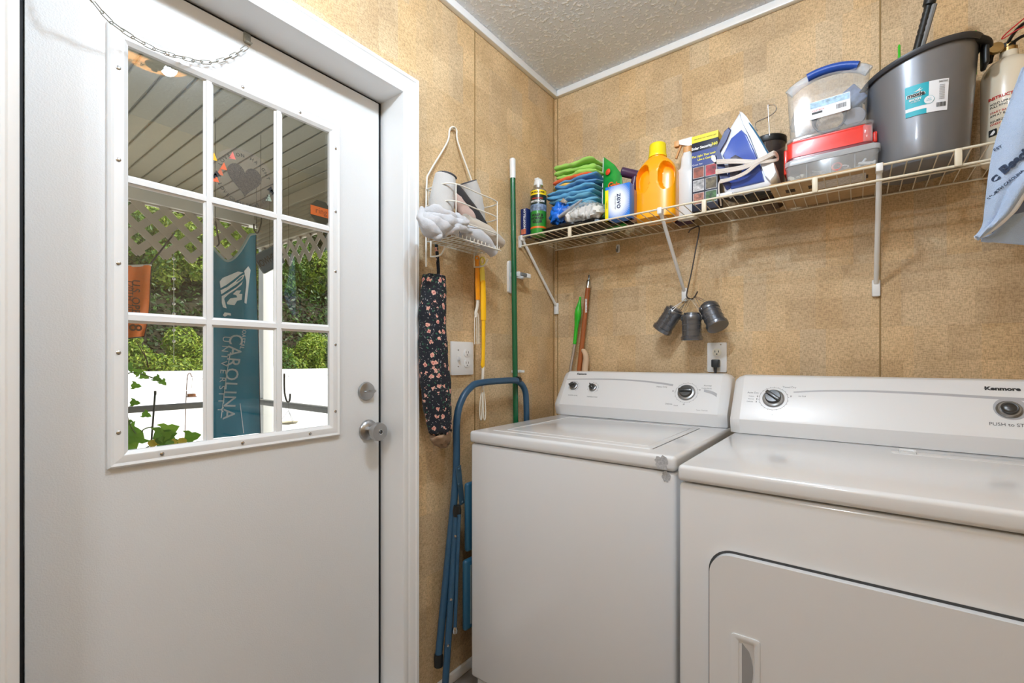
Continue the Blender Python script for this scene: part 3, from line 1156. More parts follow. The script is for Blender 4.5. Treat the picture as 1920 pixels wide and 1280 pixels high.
bm = N(); tube(bm, [tfn(1, k / 40) for k in range(41)], .0025, 6); obj('flag_edging', bm, mat('dark_hem', srgb(12, 40, 52), .6), tf)
INK = mat('white_flag_ink', srgb(246, 248, 246), .6)
TGRID = [(tfn(i / 40, j / 80), i / 40, j / 80) for i in range(41) for j in range(81)]
def press(y, z):
    q, u, w = min(TGRID, key=lambda g_: (g_[0].y - y) ** 2 + (g_[0].z - z) ** 2)
    for _ in range(3):
        q = tfn(u, w)
        du, dw = tfn(u + .005, w) - q, tfn(u, w + .005) - q
        det = du.y * dw.z - du.z * dw.y
        if abs(det) < 1e-12: break
        ey, ez = y - q.y, z - q.z
        u = min(1, max(0, u + .005 * (ey * dw.z - ez * dw.y) / det))
        w = min(1, max(0, w + .005 * (du.y * ez - du.z * ey) / det))
    return tfn(u, w).x
def onflag(o):
    """press a flat print onto the folds of the flag"""
    for v in o.data.vertices:
        v.co.x = press(v.co.y, v.co.z) + .004
def ink_poly(pts, name='emblem'):
    bm = N()
    P = [at(p[0], p[1], 'x', TX) - to for p in pts]
    Q_ = []
    for i, p in enumerate(P):
        q = P[(i + 1) % len(P)]
        n_ = max(1, int((q - p).length / .02))
        Q_ += [p.lerp(q, k / n_) for k in range(n_)]
    vs = [bm.verts.new(p) for p in Q_]
    f = bm.faces.new(vs)
    bmesh.ops.triangulate(bm, faces=[f])
    o = obj(name, bm, INK, tf, 0)
    onflag(o)
    for v in o.data.vertices:
        v.co.x += .0006
def z2(x, y):       # from a 3.66x detail of the photo at (400, 480)
    return (400 + x / 3.66, 480 + y / 3.66)
for poly in ([(40, 175), (60, 150), (110, 130), (160, 108), (195, 115), (170, 130), (130, 165), (85, 200), (48, 220)],
             [(48, 235), (95, 212), (140, 175), (180, 138), (205, 128), (190, 160), (150, 195), (105, 225), (55, 262)],
             [(58, 275), (100, 250), (150, 215), (190, 175), (180, 200), (140, 235), (105, 260), (75, 290), (78, 330), (95, 358), (70, 350), (60, 320)],
             [(200, 105), (235, 70), (255, 95), (235, 200), (215, 330), (200, 322), (205, 260), (222, 160), (218, 130)],
             [(95, 318), (115, 290), (155, 285), (150, 270), (130, 262), (150, 238), (178, 238), (165, 262), (185, 262), (182, 302), (155, 308), (140, 338), (98, 330)],
             [(70, 405), (82, 385), (120, 392), (122, 408), (92, 402), (85, 415)],
             [(120, 660), (126, 660), (50, 1110), (44, 1110)], [(182, 1010), (186, 1010), (210, 1215), (205, 1215)]):
    ink_poly([z2(*p) for p in poly])
for s, p0_, p1_, sz, sp_, bo in (('CAROLINA', (160, 490), (92, 1165), .088, 1.12, .0006), ('UNIVERSITY', (100, 500), (35, 1120), .048, 1.75, .0004), ('COASTAL', (205, 480), (190, 640), .030, 1.0, .0003)):
    pa, pb = at(*z2(*p0_), 'x', TX) - to, at(*z2(*p1_), 'x', TX) - to
    dr = (pb - pa).normalized()
    o = text(tf, s, frame_at((pa + pb) / 2, dr, Vector((0, -dr.z, dr.y))), sz, INK, h=.0006, bold=bo, spacing=sp_)
    onflag(o)
bm = N()
h1 = at(487, 340, 'x', TX)
tube(bm, [at(489, 400, 'x', TX), Vector((TX, at(489, 400, 'x', TX).y, 2.47))], .0012, 5)
tube(bm, catmull([at(489, 400, 'x', TX), at(490, 415, 'x', TX), at(484, 436, 'x', TX), at(477, 432, 'x', TX), at(476, 420, 'x', TX)], 5), .004, 8)
tag(obj('flag_hook', bm, BLACK), 'black wire hook holding the upper right corner of the teal banner flag', 'hook')
bm = N()
tube(bm, [at(404, 415, 'x', TX), Vector((TX, at(404, 415, 'x', TX).y, 2.47))], .0012, 5)
tube(bm, catmull([at(404, 415, 'x', TX), at(408, 440, 'x', TX), at(411, 456, 'x', TX), at(406, 462, 'x', TX)], 5), .004, 8)
tag(obj('flag_hook', bm, BLACK), 'black wire hook at the upper left corner of the teal banner flag', 'hook')

# licence plate style sign on the post
pl0, pl1 = at(483, 483, 'x', -2.45), at(524, 461, 'x', -2.45)
pt = thing('hanging_plate', 'small dark plate with raised letters hanging on the porch post right of the teal flag', 'sign', (pl0 + pl1) / 2 - Vector((0, 0, .06)))
M = frame_at((0, 0, 0), (pl1 - pl0), (0, 0, 1))
w_ = (pl1 - pl0).length
bm = N(); prism(bm, rrect(w_, .15, .014), .002, M); obj('plate', bm, mat('plate_blue_grey', srgb(70, 90, 100), .4), pt)
bm = N()
tube(bm, [M @ Vector((x, y, .003)) for x, y in rrect(w_ - .006, .144, .014)], .004, 6, closed=True)
obj('plate_frame', bm, mat('plate_rim', srgb(120, 130, 128), .3, metal=.7), pt)
bm = N()
for sx_ in (-.3, .3):
    tube(bm, [M @ Vector((w_ * sx_, .07, 0)), Vector((M @ Vector((w_ * sx_, .07, 0))).to_tuple()[:2] + (2.47 - pt.location.z,))], .0012, 5)
obj('hanger_wires', bm, BLACK, pt)
text(pt, 'NOWHEAD', M @ Matrix.Translation((0, 0, .003)), .07, BLKP, h=.001, bold=.001, sx=.62)

# decals on the door's glass
sc = thing('glass_decal', 'round clear decal with a dark glitter heart and curved lettering on the top middle pane', 'decal', at(459, 338, 'x', GX + .001))
so = Vector(sc.location)
M = frame_at((0, 0, 0), (0, 1, 0), (0, 0, 1))
bm = N(); lathe(bm, [(.078, 0), (.078, .0004)], 40, M); obj('film', bm, glass_mat('decal_film', (.98, .97, .98, 1), .5, .3, 1.4, .012, (.8, .7, .8, 1)), sc)
bm = N()
pts = []
for k in range(40):
    t = 2 * PI * k / 40
    pts.append((.0026 * 16 * math.sin(t) ** 3, .0028 * (13 * math.cos(t) - 5 * math.cos(2 * t) - 2 * math.cos(3 * t) - math.cos(4 * t)) + .003))
prism(bm, pts, .0005, M @ Matrix.Translation((0, 0, .0005)))
obj('heart', bm, mat('glitter_heart', srgb(84, 76, 66), .4, vary=.6, vscale=600), sc)
def arc_text(s, r, a0, a1, flip):
    for i, ch in enumerate(s):
        if ch == ' ':
            continue
        a = math.radians(a0 + (a1 - a0) * i / (len(s) - 1))
        p = Vector((math.cos(a) * r, math.sin(a) * r, .001))
        rt = Vector((math.sin(a), -math.cos(a), 0)) if not flip else Vector((-math.sin(a), math.cos(a), 0))
        upv = Vector((math.cos(a), math.sin(a), 0)) * (-1 if flip else 1)
        MM = Matrix((rt, upv, Vector((0, 0, 1)))).transposed().to_4x4()
        MM.translation = p
        text(sc, ch, M @ MM, .0125, mat('decal_letters', srgb(58, 52, 44), .6), h=.0003)
arc_text('LOVE ON HAIGHT', .062, 158, 22, False)
arc_text('LOVEONHAIGHT.COM', .064, 205, 335, True)
for i, (x, y, c) in enumerate(((-.072, .034, (250, 190, 20)), (-.05, .018, (225, 110, 70)), (-.068, -.018, (235, 110, 70)), (-.03, .052, (220, 120, 110)), (-.058, .002, (200, 110, 80)), (.06, -.03, (150, 165, 150)))):
    bm = N()
    prism(bm, [(x - .008, y - .008), (x + .008, y - .006), (x + .001, y + .012)], .0003, M @ Matrix.Translation((0, 0, .0006)))
    obj('rainbow_fleck', bm, mat('fleck_%d' % i, srgb(*c), .3), sc, 0)
for s in (-1, 1):
    bm = N()
    for k in range(3):
        prism(bm, [(s * (.055 + .006 * k), -.008 - .004 * k), (s * (.066 + .004 * k), .004 - .006 * k), (s * (.072), -.010 - .004 * k)], .0004, M @ Matrix.Translation((0, 0, .0007)))
    obj('leaf_sprig', bm, BLKP, sc, 0)
rg = thing('security_decal', 'small octagonal dark and orange decal in the corner of the top right pane', 'decal', at(602, 398, 'x', GX + .001))
oc = [(.036 * math.cos(math.radians(22.5 + 45 * k)), .036 * math.sin(math.radians(22.5 + 45 * k))) for k in range(8)]
bm = N(); prism(bm, oc, .0006, M); obj('octagon', bm, mat('decal_dark', srgb(46, 42, 22), .5), rg)
bm = N(); prism(bm, [(-.033, -.013), (.033, -.013), (.033, .014), (-.033, .014)], .0004, M @ Matrix.Translation((0, 0, .0007))); obj('band', bm, mat('decal_orange', srgb(176, 84, 20), .5), rg)
text(rg, 'ring', M @ Matrix.Translation((0, .002, .0013)), .024, mat('decal_print', srgb(100, 48, 14), .5), h=.0002)
# ================================================================== washer and dryer
ENAM = mat('white_appliance_enamel', srgb(222, 222, 223), .2, coat=.4)
CONS = mat('white_console_plastic', srgb(228, 228, 229), .3, coat=.15)
SWOOSH = mat('grey_swoosh_print', srgb(176, 176, 180), .4)
KNOBM = mat('satin_grey_knob', srgb(150), .3, metal=.9)
KNOBD = mat('dark_grip', srgb(84), .3, metal=.7)
TICK = mat('console_tick_print', srgb(128, 128, 130), .5)

def console(par, x0, x1, yo, lbl, capw=.03):
    """sloped control panel; returns the frame (origin, up, normal) of its face"""
    P = [(-.164, .9165), (-.172, .940), (-.1755, .962), (-.173, .968), (-.094, 1.093), (-.088, 1.0995), (-.078, 1.103), (-.03, 1.103), (-.03, .9165)]
    ins = [(0, 0)]
    bm = N()
    loft(bm, [[Vector((x, y + yo, z)) for y, z in P] for x in (x0 + capw, x1 - capw)])
    obj('console_panel', bm, CONS, par, smooth=25)
    for a, b_ in ((x0, x0 + capw - .0008), (x1, x1 - capw + .0008)):
        s = 1 if b_ > a else -1
        bm = N()
        rings = []
        for t in (0, .15, .4, 1):
            k = (1 - t) ** 2 * .018
            rings.append([Vector((a + s * capw * t * .999, y + yo + (k if y < -.05 else 0) * (.6), z - (k if z > .95 else 0) * (1 if z > 1.05 else .2))) for y, z in P])
        loft(bm, rings)
        obj('console_end_cap', bm, CONS, par, smooth=45)

def slope_frame(x, yo, s, lift=0):
    """a frame lying on the sloped face, s = distance up from its lower edge"""
    up = Vector((0, .079, .125)).normalized()
    p = Vector((x, -.173 + yo, .968)) + up * s
    M = frame_at(p, (1, 0, 0), up)
    return M @ Matrix.Translation((0, 0, lift))
def on_slope(px, py, yo):
    p = hit(px, py, (0, -.173 + yo, .968), (0, -.125, .079))
    up = Vector((0, .079, .125)).normalized()
    return p.x, (p - Vector((p.x, -.173 + yo, .968))).dot(up)

def ring_print(par, x, yo, s, r, a0=0, a1=360, ticks=16, w=.0006):
    bm = N()
    M = slope_frame(x, yo, s, .0002)
    pts = [M @ Vector((math.cos(math.radians(a0 + (a1 - a0) * k / 48)) * r, math.sin(math.radians(a0 + (a1 - a0) * k / 48)) * r, 0)) for k in range(49)]
    tube(bm, pts, w * .7, 4)
    for k in range(ticks):
        a = math.radians(a0 + (a1 - a0) * k / ticks)
        tube(bm, [M @ Vector((math.cos(a) * q, math.sin(a) * q, 0)) for q in (r, r + .003)], w, 4)
    obj('dial_markings', bm, TICK, par)

def dial(par, x, yo, s, r, ang, h=.018):
    M = slope_frame(x, yo, s)
    bm = N()
    lathe(bm, [(r, 0), (r, .003), (r * .93, .007), (r * .74, .009), (r * .72, .009)], 40, M)
    k = obj('dial_knob', bm, KNOBM, par)
    bm = N()
    lathe(bm, [(r * .72, .008), (r * .72, h), (r * .66, h + .002), (r * .1, h + .0025)], 40, M)
    Mg = M @ Matrix.Rotation(math.radians(ang), 4, 'Z')
    bx(bm, (-r * .74, r * .74), (-r * .17, r * .17), (h - .002, h + .010), .002, 2, Mg)
    g_ = obj('grip_bar', bm, KNOBD, k)
    bm = N()
    bx(bm, (r * .5, r * .72), (-.0007, .0007), (h + .010, h + .0104), M=Mg)
    obj('pointer_line', bm, WHTP, g_)
    return k

# ---- washer
wx0, wx1, wy0, wy1 = .121, .806, -.737, -.03
w = thing('washing_machine', 'white top-load washing machine with three grey dials, in the corner by the folded blue ladder', 'washing machine', (0, 0, 0))
bm = N()
bx(bm, (wx0, wx1), (wy0, wy1), (.085, .873), .010, 3)
bx(bm, (wx0 + .012, wx1 - .012), (wy0 + .02, wy1 - .01), (.012, .09), .004)
obj('cabinet', bm, ENAM, w, 35)
for x in (wx0 + .05, wx1 - .05):
    for y in (wy0 + .07, wy1 - .05):
        bm = N(); lathe(bm, [(.02, 0), (.022, .004), (.012, .014)], 16, Matrix.Translation((x, y, 0))); obj('foot', bm, BLACK, w)
bm = N()
bx(bm, (wx0 - .002, wx1 + .002), (wy0 - .006, wy1), (.8755, .9155), .011, 4)
tp = obj('top_panel', bm, ENAM, w, 50)
# the lid: a shallow sunken rectangle with a raised lip
lx0, lx1, ly0, ly1 = wx0 + .055, wx1 - .08, -.69, -.215
bm = N()
bx(bm, (lx0, lx1), (ly0, ly1), (.905, .9175), .005, 3)
ld = obj('lid', bm, ENAM, w, 45)
bm = N()
pl = [(lx0 + .04, ly0 + .035), (lx1 - .02, ly0 + .035), (lx1 - .02, ly1 - .02), (lx0 + .04, ly1 - .02)]
tube(bm, [Vector((x, y, .9168)) for x, y in pl], .0022, 8, closed=True)
obj('lid_ridge', bm, ENAM, ld, 60)
bm = N()
bx(bm, (lx1 + .0006, lx1 + .0030), (ly0 + .01, ly1 - .01), (.9150, .9163))
obj('lid_gap', bm, mat('gap_shadow', srgb(96), .8), w, 0)
console(w, .101, .803, 0, '')
for (px, py, r, ang) in ((1076, 724, .0185, 18), (1112, 727, .0165, -50), (1287, 736, .032, 0)):
    x, s = on_slope(px, py, 0)
    dial(w, x, 0, s, r, ang)
    if r > .03:
        ring_print(w, x, 0, s, .041)
    else:
        ring_print(w, x, 0, s, .024, 200, 340 - 400, 8)
def stext(par, s, px, py, yo, size, m=TICK, **k):
    x, q = on_slope(px, py, yo)
    return text(par, s, slope_frame(x, yo, q, .0004), size, m, h=.0003, **k)
stext(w, 'WATER LEVEL', 1074, 741, 0, .0075)
stext(w, 'TEMPERATURE', 1110, 744, 0, .0075)
stext(w, 'Kenmore', 1091, 701, 0, .012, BLKP, bold=.0006)
stext(w, 'Heavy Duty', 1241, 725, 0, .0085)
stext(w, 'Delicate', 1254, 757, 0, .008)
stext(w, 'Casual', 1267, 760, 0, .006)
stext(w, 'Normal', 1327, 723, 0, .0085)
stext(w, 'Cotton Sturdy', 1325, 728, 0, .006)
stext(w, 'Super Capacity', 1316, 769, 0, .0065, mat('faint_print', srgb(170), .5))
for px, py in ((1262, 733), (1312, 731), (1282, 758)):
    stext(w, 'III', px, py, 0, .008, BLKP)
def swoosh(par, pts, yo, w0, w1):
    bm = N()
    P = [on_slope(px, py, yo) for px, py in pts]
    P = catmull([Vector((a, b_, 0)) for a, b_ in P], 6)
    n_ = len(P)
    up = []
    lo = []
    for i, p in enumerate(P):
        h = (w0 + (w1 - w0) * i / (n_ - 1)) / 2
        up.append(bm.verts.new(slope_frame(p.x, yo, p.y + h, .00025).translation))
        lo.append(bm.verts.new(slope_frame(p.x, yo, p.y - h, .00025).translation))
    fs = [bm.faces.new((up[i], up[i + 1], lo[i + 1], lo[i])) for i in range(n_ - 1)]
    bm.normal_update()
    bmesh.ops.solidify(bm, geom=fs, thickness=.0002)
    obj('swoosh_print', bm, SWOOSH, par, 0)
swoosh(w, [(1063, 711), (1100, 710.5), (1150, 711), (1200, 714), (1240, 718.5), (1262, 722)], 0, .003, .009)
swoosh(w, [(1320, 732), (1335, 736), (1344, 741)], 0, .010, .014)
# lint and old tape on the front corner
bm = N()
for q in range(2):
    rnd = random.Random(5 + q)
    c = at(1240, 868, 'y', wy0 - .0064) if q == 0 else at(1249, 893, 'y', wy0 - .0004)
    poly = []
    for k in range(22):
        a = 2 * PI * k / 22
        rr = (1 + .22 * rnd.uniform(-1, 1))
        poly.append((c.x + math.cos(a) * (.016 if q == 0 else .010) * rr, c.z + math.sin(a) * (.018 if q == 0 else .014) * rr))
    prism(bm, poly, .0006, Matrix(((1, 0, 0, 0), (0, 0, 1, c.y - .0004), (0, 1, 0, 0), (0, 0, 0, 1))))
obj('tape_residue', bm, mat('tape_residue_film', srgb(176, 176, 178), .8, vary=.25, vscale=260), w, 0)

# ---- dryer
dx0, dx1, dy0, dy1 = .838, 1.574, -.817, -.03
d = thing('clothes_dryer', 'white front-load clothes dryer with one dial and a start button, right of the washer', 'dryer', (0, 0, 0))
bm = N()
bx(bm, (dx0, dx1), (dy0, dy1), (.03, .8745), .010, 3)
obj('cabinet', bm, ENAM, d, 35)
for x in (dx0 + .05, dx1 - .05):
    for y in (dy0 + .07, dy1 - .05):
        bm = N(); lathe(bm, [(.02, 0), (.022, .004), (.012, .034)], 16, Matrix.Translation((x, y, 0))); obj('foot', bm, BLACK, d)
bm = N()
bx(bm, (dx0 - .001, dx1 + .001), (dy0 - .008, dy1), (.8785, .9155), .010, 4)
obj('top_panel', bm, ENAM, d, 50)
# lint-screen door in the top
bm = N()
bx(bm, (1.235, 1.54), (-.365, -.300), (.910, .9168), .004, 2)
ls = obj('lint_screen_cover', bm, ENAM, d, 45)
bm = N()
bx(bm, (1.25, 1.285), (-.36, -.315), (.9165, .9178), .006, 2)
obj('pull_recess', bm, mat('gap_shadow'), ls, 45) if False else obj('pull_tab', bm, ENAM, ls, 45)
# front door
bm = N()
fdx0, fdx1, fz0_, fz1_ = .9085, 1.505, .12, .739
cxm, czm = (fdx0 + fdx1) / 2, (fz0_ + fz1_) / 2
prism(bm, rrect(fdx1 - fdx0, fz1_ - fz0_, .045, 10), .020, Matrix(((1, 0, 0, cxm), (0, 0, -1, dy0 + .0035), (0, 1, 0, czm), (0, 0, 0, 1))), .004)
fdoor = obj('door_panel', bm, ENAM, d, 40)
bm = N()
prism(bm, rrect(fdx1 - fdx0 + .010, fz1_ - fz0_ + .010, .05, 10), .0008, Matrix(((1, 0, 0, cxm), (0, 0, -1, dy0 - .0002), (0, 1, 0, czm), (0, 0, 0, 1))))
obj('door_gap', bm, mat('door_gap_shadow', srgb(60), .8), d, 0)
# recessed pull: raised rim plate with a scooped pocket
bm = N()
hx0, hx1, hz0, hz1 = .953, 1.007, .44, .579
rim = rrect(hx1 - hx0, hz1 - hz0, .006, 5)
inn = []
for x, z in rrect(hx1 - hx0, hz1 - hz0, .006, 5):
    inn.append((x * .52 + .002, z * .82))
def Rg(poly, dep):
    return [Vector(((hx0 + hx1) / 2 + x, dy0 - .0165 - dep, (hz0 + hz1) / 2 + z)) for x, z in poly]
loft(bm, [Rg(rim, -.0010), Rg(rim, .0025), Rg([(x * .93, z * .97) for x, z in rim], .0032), Rg([(x * 1.08, z * 1.03) for x, z in inn], .0026), Rg(inn, .0012), Rg([(x * .8 + .004, z * .95) for x, z in inn], .0002)])
obj('door_handle', bm, ENAM, fdoor, 40)
bm = N()
loft(bm, [Rg([(x * .72 + .005, z * .90) for x, z in inn], .0004), Rg([(x * .72 + .005, z * .90) for x, z in inn], .0010)])
bm.free()
bm = N()
rr_ = []
for t in range(9):
    z = hz0 + .014 + (hz1 - hz0 - .03) * t / 8
    k = math.sin(PI * t / 8) ** .5
    rr_.append([Vector((hx0 + .020, dy0 - .0170, z)), Vector((hx0 + .020 + .020 * k + .001, dy0 - .0170, z)), Vector((hx0 + .020 + .012 * k, dy0 - .0176, z)), Vector((hx0 + .020, dy0 - .0180, z))])
loft(bm, rr_)
obj('grip_pocket', bm, mat('grip_pocket_grey', srgb(150), .5), fdoor, 40)

DYO = -.085
console(d, dx0 - .008, dx1 + .006, DYO, '')
x, s = on_slope(1450, 747, DYO)
dial(d, x, DYO, s, .031, -38)
ring_print(d, x, DYO, s, .040, 40, 400, 22)
x, s = on_slope(1892, 768, DYO)
M = slope_frame(x, DYO, s)
bm = N(); lathe(bm, [(.031, 0), (.031, .0006)], 36, slope_frame(x + .003, DYO, s + .003)); obj('button_surround', bm, SWOOSH, d)
bm = N(); lathe(bm, [(.024, 0), (.024, .003), (.020, .007), (.017, .007)], 36, M); sb = obj('start_button', bm, KNOBM, d)
bm = N(); lathe(bm, [(.0165, .006), (.0165, .011), (.0145, .013), (.012, .0125), (.010, .014), (.001, .0145)], 36, M); obj('button_cap', bm, KNOBD, sb)
stext(d, 'PUSH to START', 1900, 797, DYO, .0125, mat('dark_grey_print', srgb(95), .5))
stext(d, 'Kenmore', 1879, 729, DYO, .014, BLKP, bold=.0007, sx=1.2)
stext(d, '600', 1849, 728, DYO, .006)
stext(d, 'Auto Dry', 1412, 736, DYO, .0085)
stext(d, 'Timed Dry', 1480, 726, DYO, .0085)
stext(d, 'Cotton', 1409, 742.5, DYO, .0055)
stext(d, 'Normal', 1408, 747.5, DYO, .0055)
stext(d, 'Delicate', 1406, 752.5, DYO, .0055)
stext(d, 'Air Fluff', 1504, 743, DYO, .006)
stext(d, 'Off', 1447, 778, DYO, .006, mat('faint_print'))
for px, py in ((1420, 743), (1419, 748), (1418, 753), (1483, 743)):
    stext(d, 'I', px, py, DYO, .006, BLKP, bold=.0006)
swoosh(d, [(1488, 735), (1530, 733), (1570, 732.5), (1640, 733.5), (1740, 738), (1840, 744), (1925, 749)], DYO, .005, .008)

# ================================================================== outlet, switch, wall hook
def plate(t, M, w_, h_):
    bm = N(); prism(bm, rrect(w_, h_, .004), .006, M, .002); return obj('wall_plate', bm, WHITEPL, t, 40)
p = (at(1329, 643, 'y', 0) + at(1361, 697, 'y', 0)) / 2
M = frame_at((0, 0, 0), (1, 0, 0), (0, 0, 1))
t = thing('wall_outlet', 'white duplex wall outlet above the gap between washer and dryer', 'outlet', p)
plate(t, M, .070, .114)
for s in (1, -1):
    bm = N(); prism(bm, rrect(.033, .028, .012, 6, 0, s * .0195), .0016, M @ Matrix.Translation((0, 0, .0062)), .0005)
    so_ = obj('socket_face', bm, mat('socket_ivory', srgb(238, 236, 226), .35), t, 40)
    bm = N()
    for x in (-.0065, .0065):
        prism(bm, rrect(.0022, .008, .0006, 2, x, s * .0195 + .003), .0004, M @ Matrix.Translation((0, 0, .0079)))
    prism(bm, rrect(.005, .005, .0024, 4, 0, s * .0195 - .007), .0004, M @ Matrix.Translation((0, 0, .0079)))
    obj('slots', bm, BLACK, so_, 0)
bm = N(); lathe(bm, [(.003, .006), (.002, .0078)], 10, M @ Matrix.Translation((.014, .049, 0))); obj('screw', bm, STEEL, t)
bm = N()
bx(bm, (-.0135, .0135), (-.040, -.0085), (-.038, -.008), .004, 2)
tube(bm, catmull([(0, -.030, -.020), (0, -.030, -.045), (0, -.024, -.085), (0, -.018, -.16)], 5), [.010, .009, .008, .0075, .0065, .006, .005, .004, .0035, .0032, .0032, .0032, .0032, .0032, .0032, .0032], 10)
tag(obj('power_plug', bm, mat('dark_plug', srgb(30, 32, 38), .45), None, 40, p), 'dark power plug and cord in the lower socket of the wall outlet', 'plug')

pc = (at(845, 636, 'x', 0) + at(887, 705, 'x', 0)) / 2
t = thing('light_switch', 'white double switch plate beside the floral fabric tube', 'light switch', (0, pc.y - .004, pc.z))
M = frame_at((0, 0, 0), (0, 1, 0), (0, 0, 1))
plate(t, M, .118, .122)
for s in (1, -1):
    bm = N(); prism(bm, rrect(.033, .028, .012, 6, .023, s * .0195), .002, M @ Matrix.Translation((0, 0, .0062)), .0005); so_ = obj('socket_face', bm, WHITEPL, t, 40)
    bm = N()
    for x in (-.0065, .0065):
        prism(bm, rrect(.0022, .008, .0006, 2, .023 + x, s * .0195 + .003), .0004, M @ Matrix.Translation((0, 0, .0083)))
    prism(bm, rrect(.005, .005, .0024, 4, .023, s * .0195 - .007), .0004, M @ Matrix.Translation((0, 0, .0083)))
    obj('slots', bm, GREYP, so_, 0)
bm = N(); bx(bm, (-.028, -.018), (-.0115, .0115), (.006, .0075), .0005, 1, M); bx(bm, (-.0265, -.0195), (-.004, .008), (.006, .019), .002, 2, M @ Matrix.Rotation(.25, 4, 'X')); obj('toggle', bm, WHITEPL, t, 40)
bm = N()
for z in (.030, -.030):
    lathe(bm, [(.003, .006), (.002, .0078)], 10, M @ Matrix.Translation((-.023, z, 0)))
obj('screw', bm, STEEL, t)

p = at(1159, 466, 'y', 0)
t = thing('adhesive_hook', 'tiny white wall hook on the back wall just below the wire shelf', 'hook', p)
M = frame_at((0, 0, 0), (1, 0, 0), (0, 0, 1))
bm = N(); prism(bm, rrect(.016, .036, .006), .003, M, .001); obj('backplate', bm, WHITEPL, t)
bm = N(); tube(bm, catmull([(0, -.003, .010), (0, -.006, -.008), (0, -.012, -.016), (0, -.019, -.012), (0, -.020, -.004)], 4), .0022, 8); obj('prong', bm, mat('grey_prong', srgb(120), .4), t)
# ================================================================== things on and by the left wall
# ---- folded step ladder
LB_ = mat('blue_ladder_paint', srgb(44, 80, 108), .35, vary=.08, vscale=20)
LP_ = mat('blue_step_plastic', srgb(34, 84, 112), .4)
TR_ = mat('grey_step_tread', srgb(110, 122, 124), .7, bump=.6, bscale=500)
lad = thing('step_ladder', 'folded blue step ladder standing between the left wall and the washer', 'step ladder', (0, 0, 0))
YA, YB = -.745, -.325
bm = N()
hp = [Vector((.050, -.818, .16)), Vector((.056, -.783, .45)), Vector((.06, YA, .75)), Vector((.06, YA + .004, .94)), Vector((.06, YA + .03, 1.015)), Vector((.06, YA + .075, 1.055)), Vector((.06, YA + .13, 1.070)),
      Vector((.06, YB - .10, 1.072)), Vector((.06, YB - .05, 1.062)), Vector((.06, YB - .012, 1.03)), Vector((.06, YB, .97)), Vector((.06, YB + .005, .75)), Vector((.058, YB + .025, .45)), Vector((.052, YB + .05, .16))]
tube(bm, catmull(hp, 6), .0125, 14)
obj('handle_frame', bm, LB_, lad)
bm = N()
bm.free()
for y in (-.8185, YB + .05):
    bm = N()
    lathe(bm, [(.015, -.02), (.016, .012), (.0135, .02)], 16, Matrix.Translation((.051, y, .155)))
    obj('rubber_cap', bm, BLACK, lad)
bm = N(); lathe(bm, [(.0145, -.006), (.0145, .006)], 16, frame_at((.06, -.383, 1.072), (1, 0, 0), (0, 0, 1)) ); obj('black_strap', bm, BLACK, lad)
# long front rails reaching the floor
for top_, foot_ in ((at(857, 955, 'x', .080), at(835, 1280, 'x', .074)), (Vector((.080, YB - .02, .69)), Vector((.074, YB + .03, .07)))):
    ft_ = top_ + (foot_ - top_) * ((top_.z - .004) / (top_.z - foot_.z))
    bm = N()
    tube(bm, [top_, ft_], .0115, 12)
    fl = obj('front_leg', bm, LB_, lad)
    bm = N()
    lathe(bm, [(.0135, -.022), (.0145, 0), (.012, .014)], 14, Matrix.Translation(top_))
    obj('rubber_cap', bm, BLACK, fl)
    bm = N()
    lathe(bm, [(.015, 0), (.0155, .03), (.0125, .04)], 14, Matrix.Translation((ft_.x, ft_.y, 0)))
    obj('rubber_foot', bm, BLACK, fl)
    bm = N()
    for q in (.13, .45, .68):
        p = top_.lerp(ft_, q)
        lathe(bm, [(.005, 0), (.004, .003), (.001, .004)], 10, frame_at(p + Vector((.0085, -.0085, 0)), (.7, .7, 0), (0, 0, 1)))
    obj('rivet', bm, STEEL, fl)
a_, b_ = at(861, 965, 'x', .096), at(853, 1180, 'x', .092)
bm = N(); tube(bm, [a_, b_], .006, 10); obj('brace_rod', bm, LB_, lad)
bm = N(); lathe(bm, [(.009, -.01), (.0095, 0), (.006, .010)], 12, Matrix.Translation(b_)); obj('brace_knob', bm, STEEL, lad)
bm = N()
for y in (YA - .003,):
    prism(bm, [(0, 0), (.022, .004), (.040, -.13), (.018, -.135)], .003, frame_at((.078, y - .016, .79), (0, 1, 0), (0, 0, 1)))
    for (yy, z) in ((y - .004, .782), (y - .004, .73), (y + .014, .665)):
        lathe(bm, [(.0048, 0), (.004, .003), (.001, .004)], 10, frame_at((.081, yy, z), (0, 1, 0), (0, 0, 1)))
obj('hinge_strap', bm, mat('blue_hinge_steel', srgb(70, 100, 122), .35, metal=.3), lad)
for z0_, z1_, y0_ in ((.50, .735, -.742), (.235, .475, -.752)):
    bm = N()
    bx(bm, (.092, .112), (y0_, YB - .045), (z0_, z1_), .010, 3)
    st = obj('step', bm, LP_, lad, 40)
    bm = N()
    bx(bm, (.112, .1145), (y0_ + .022, YB - .067), (z0_ + .02, z1_ - .02), .001, 1)
    obj('tread', bm, TR_, st, 0)

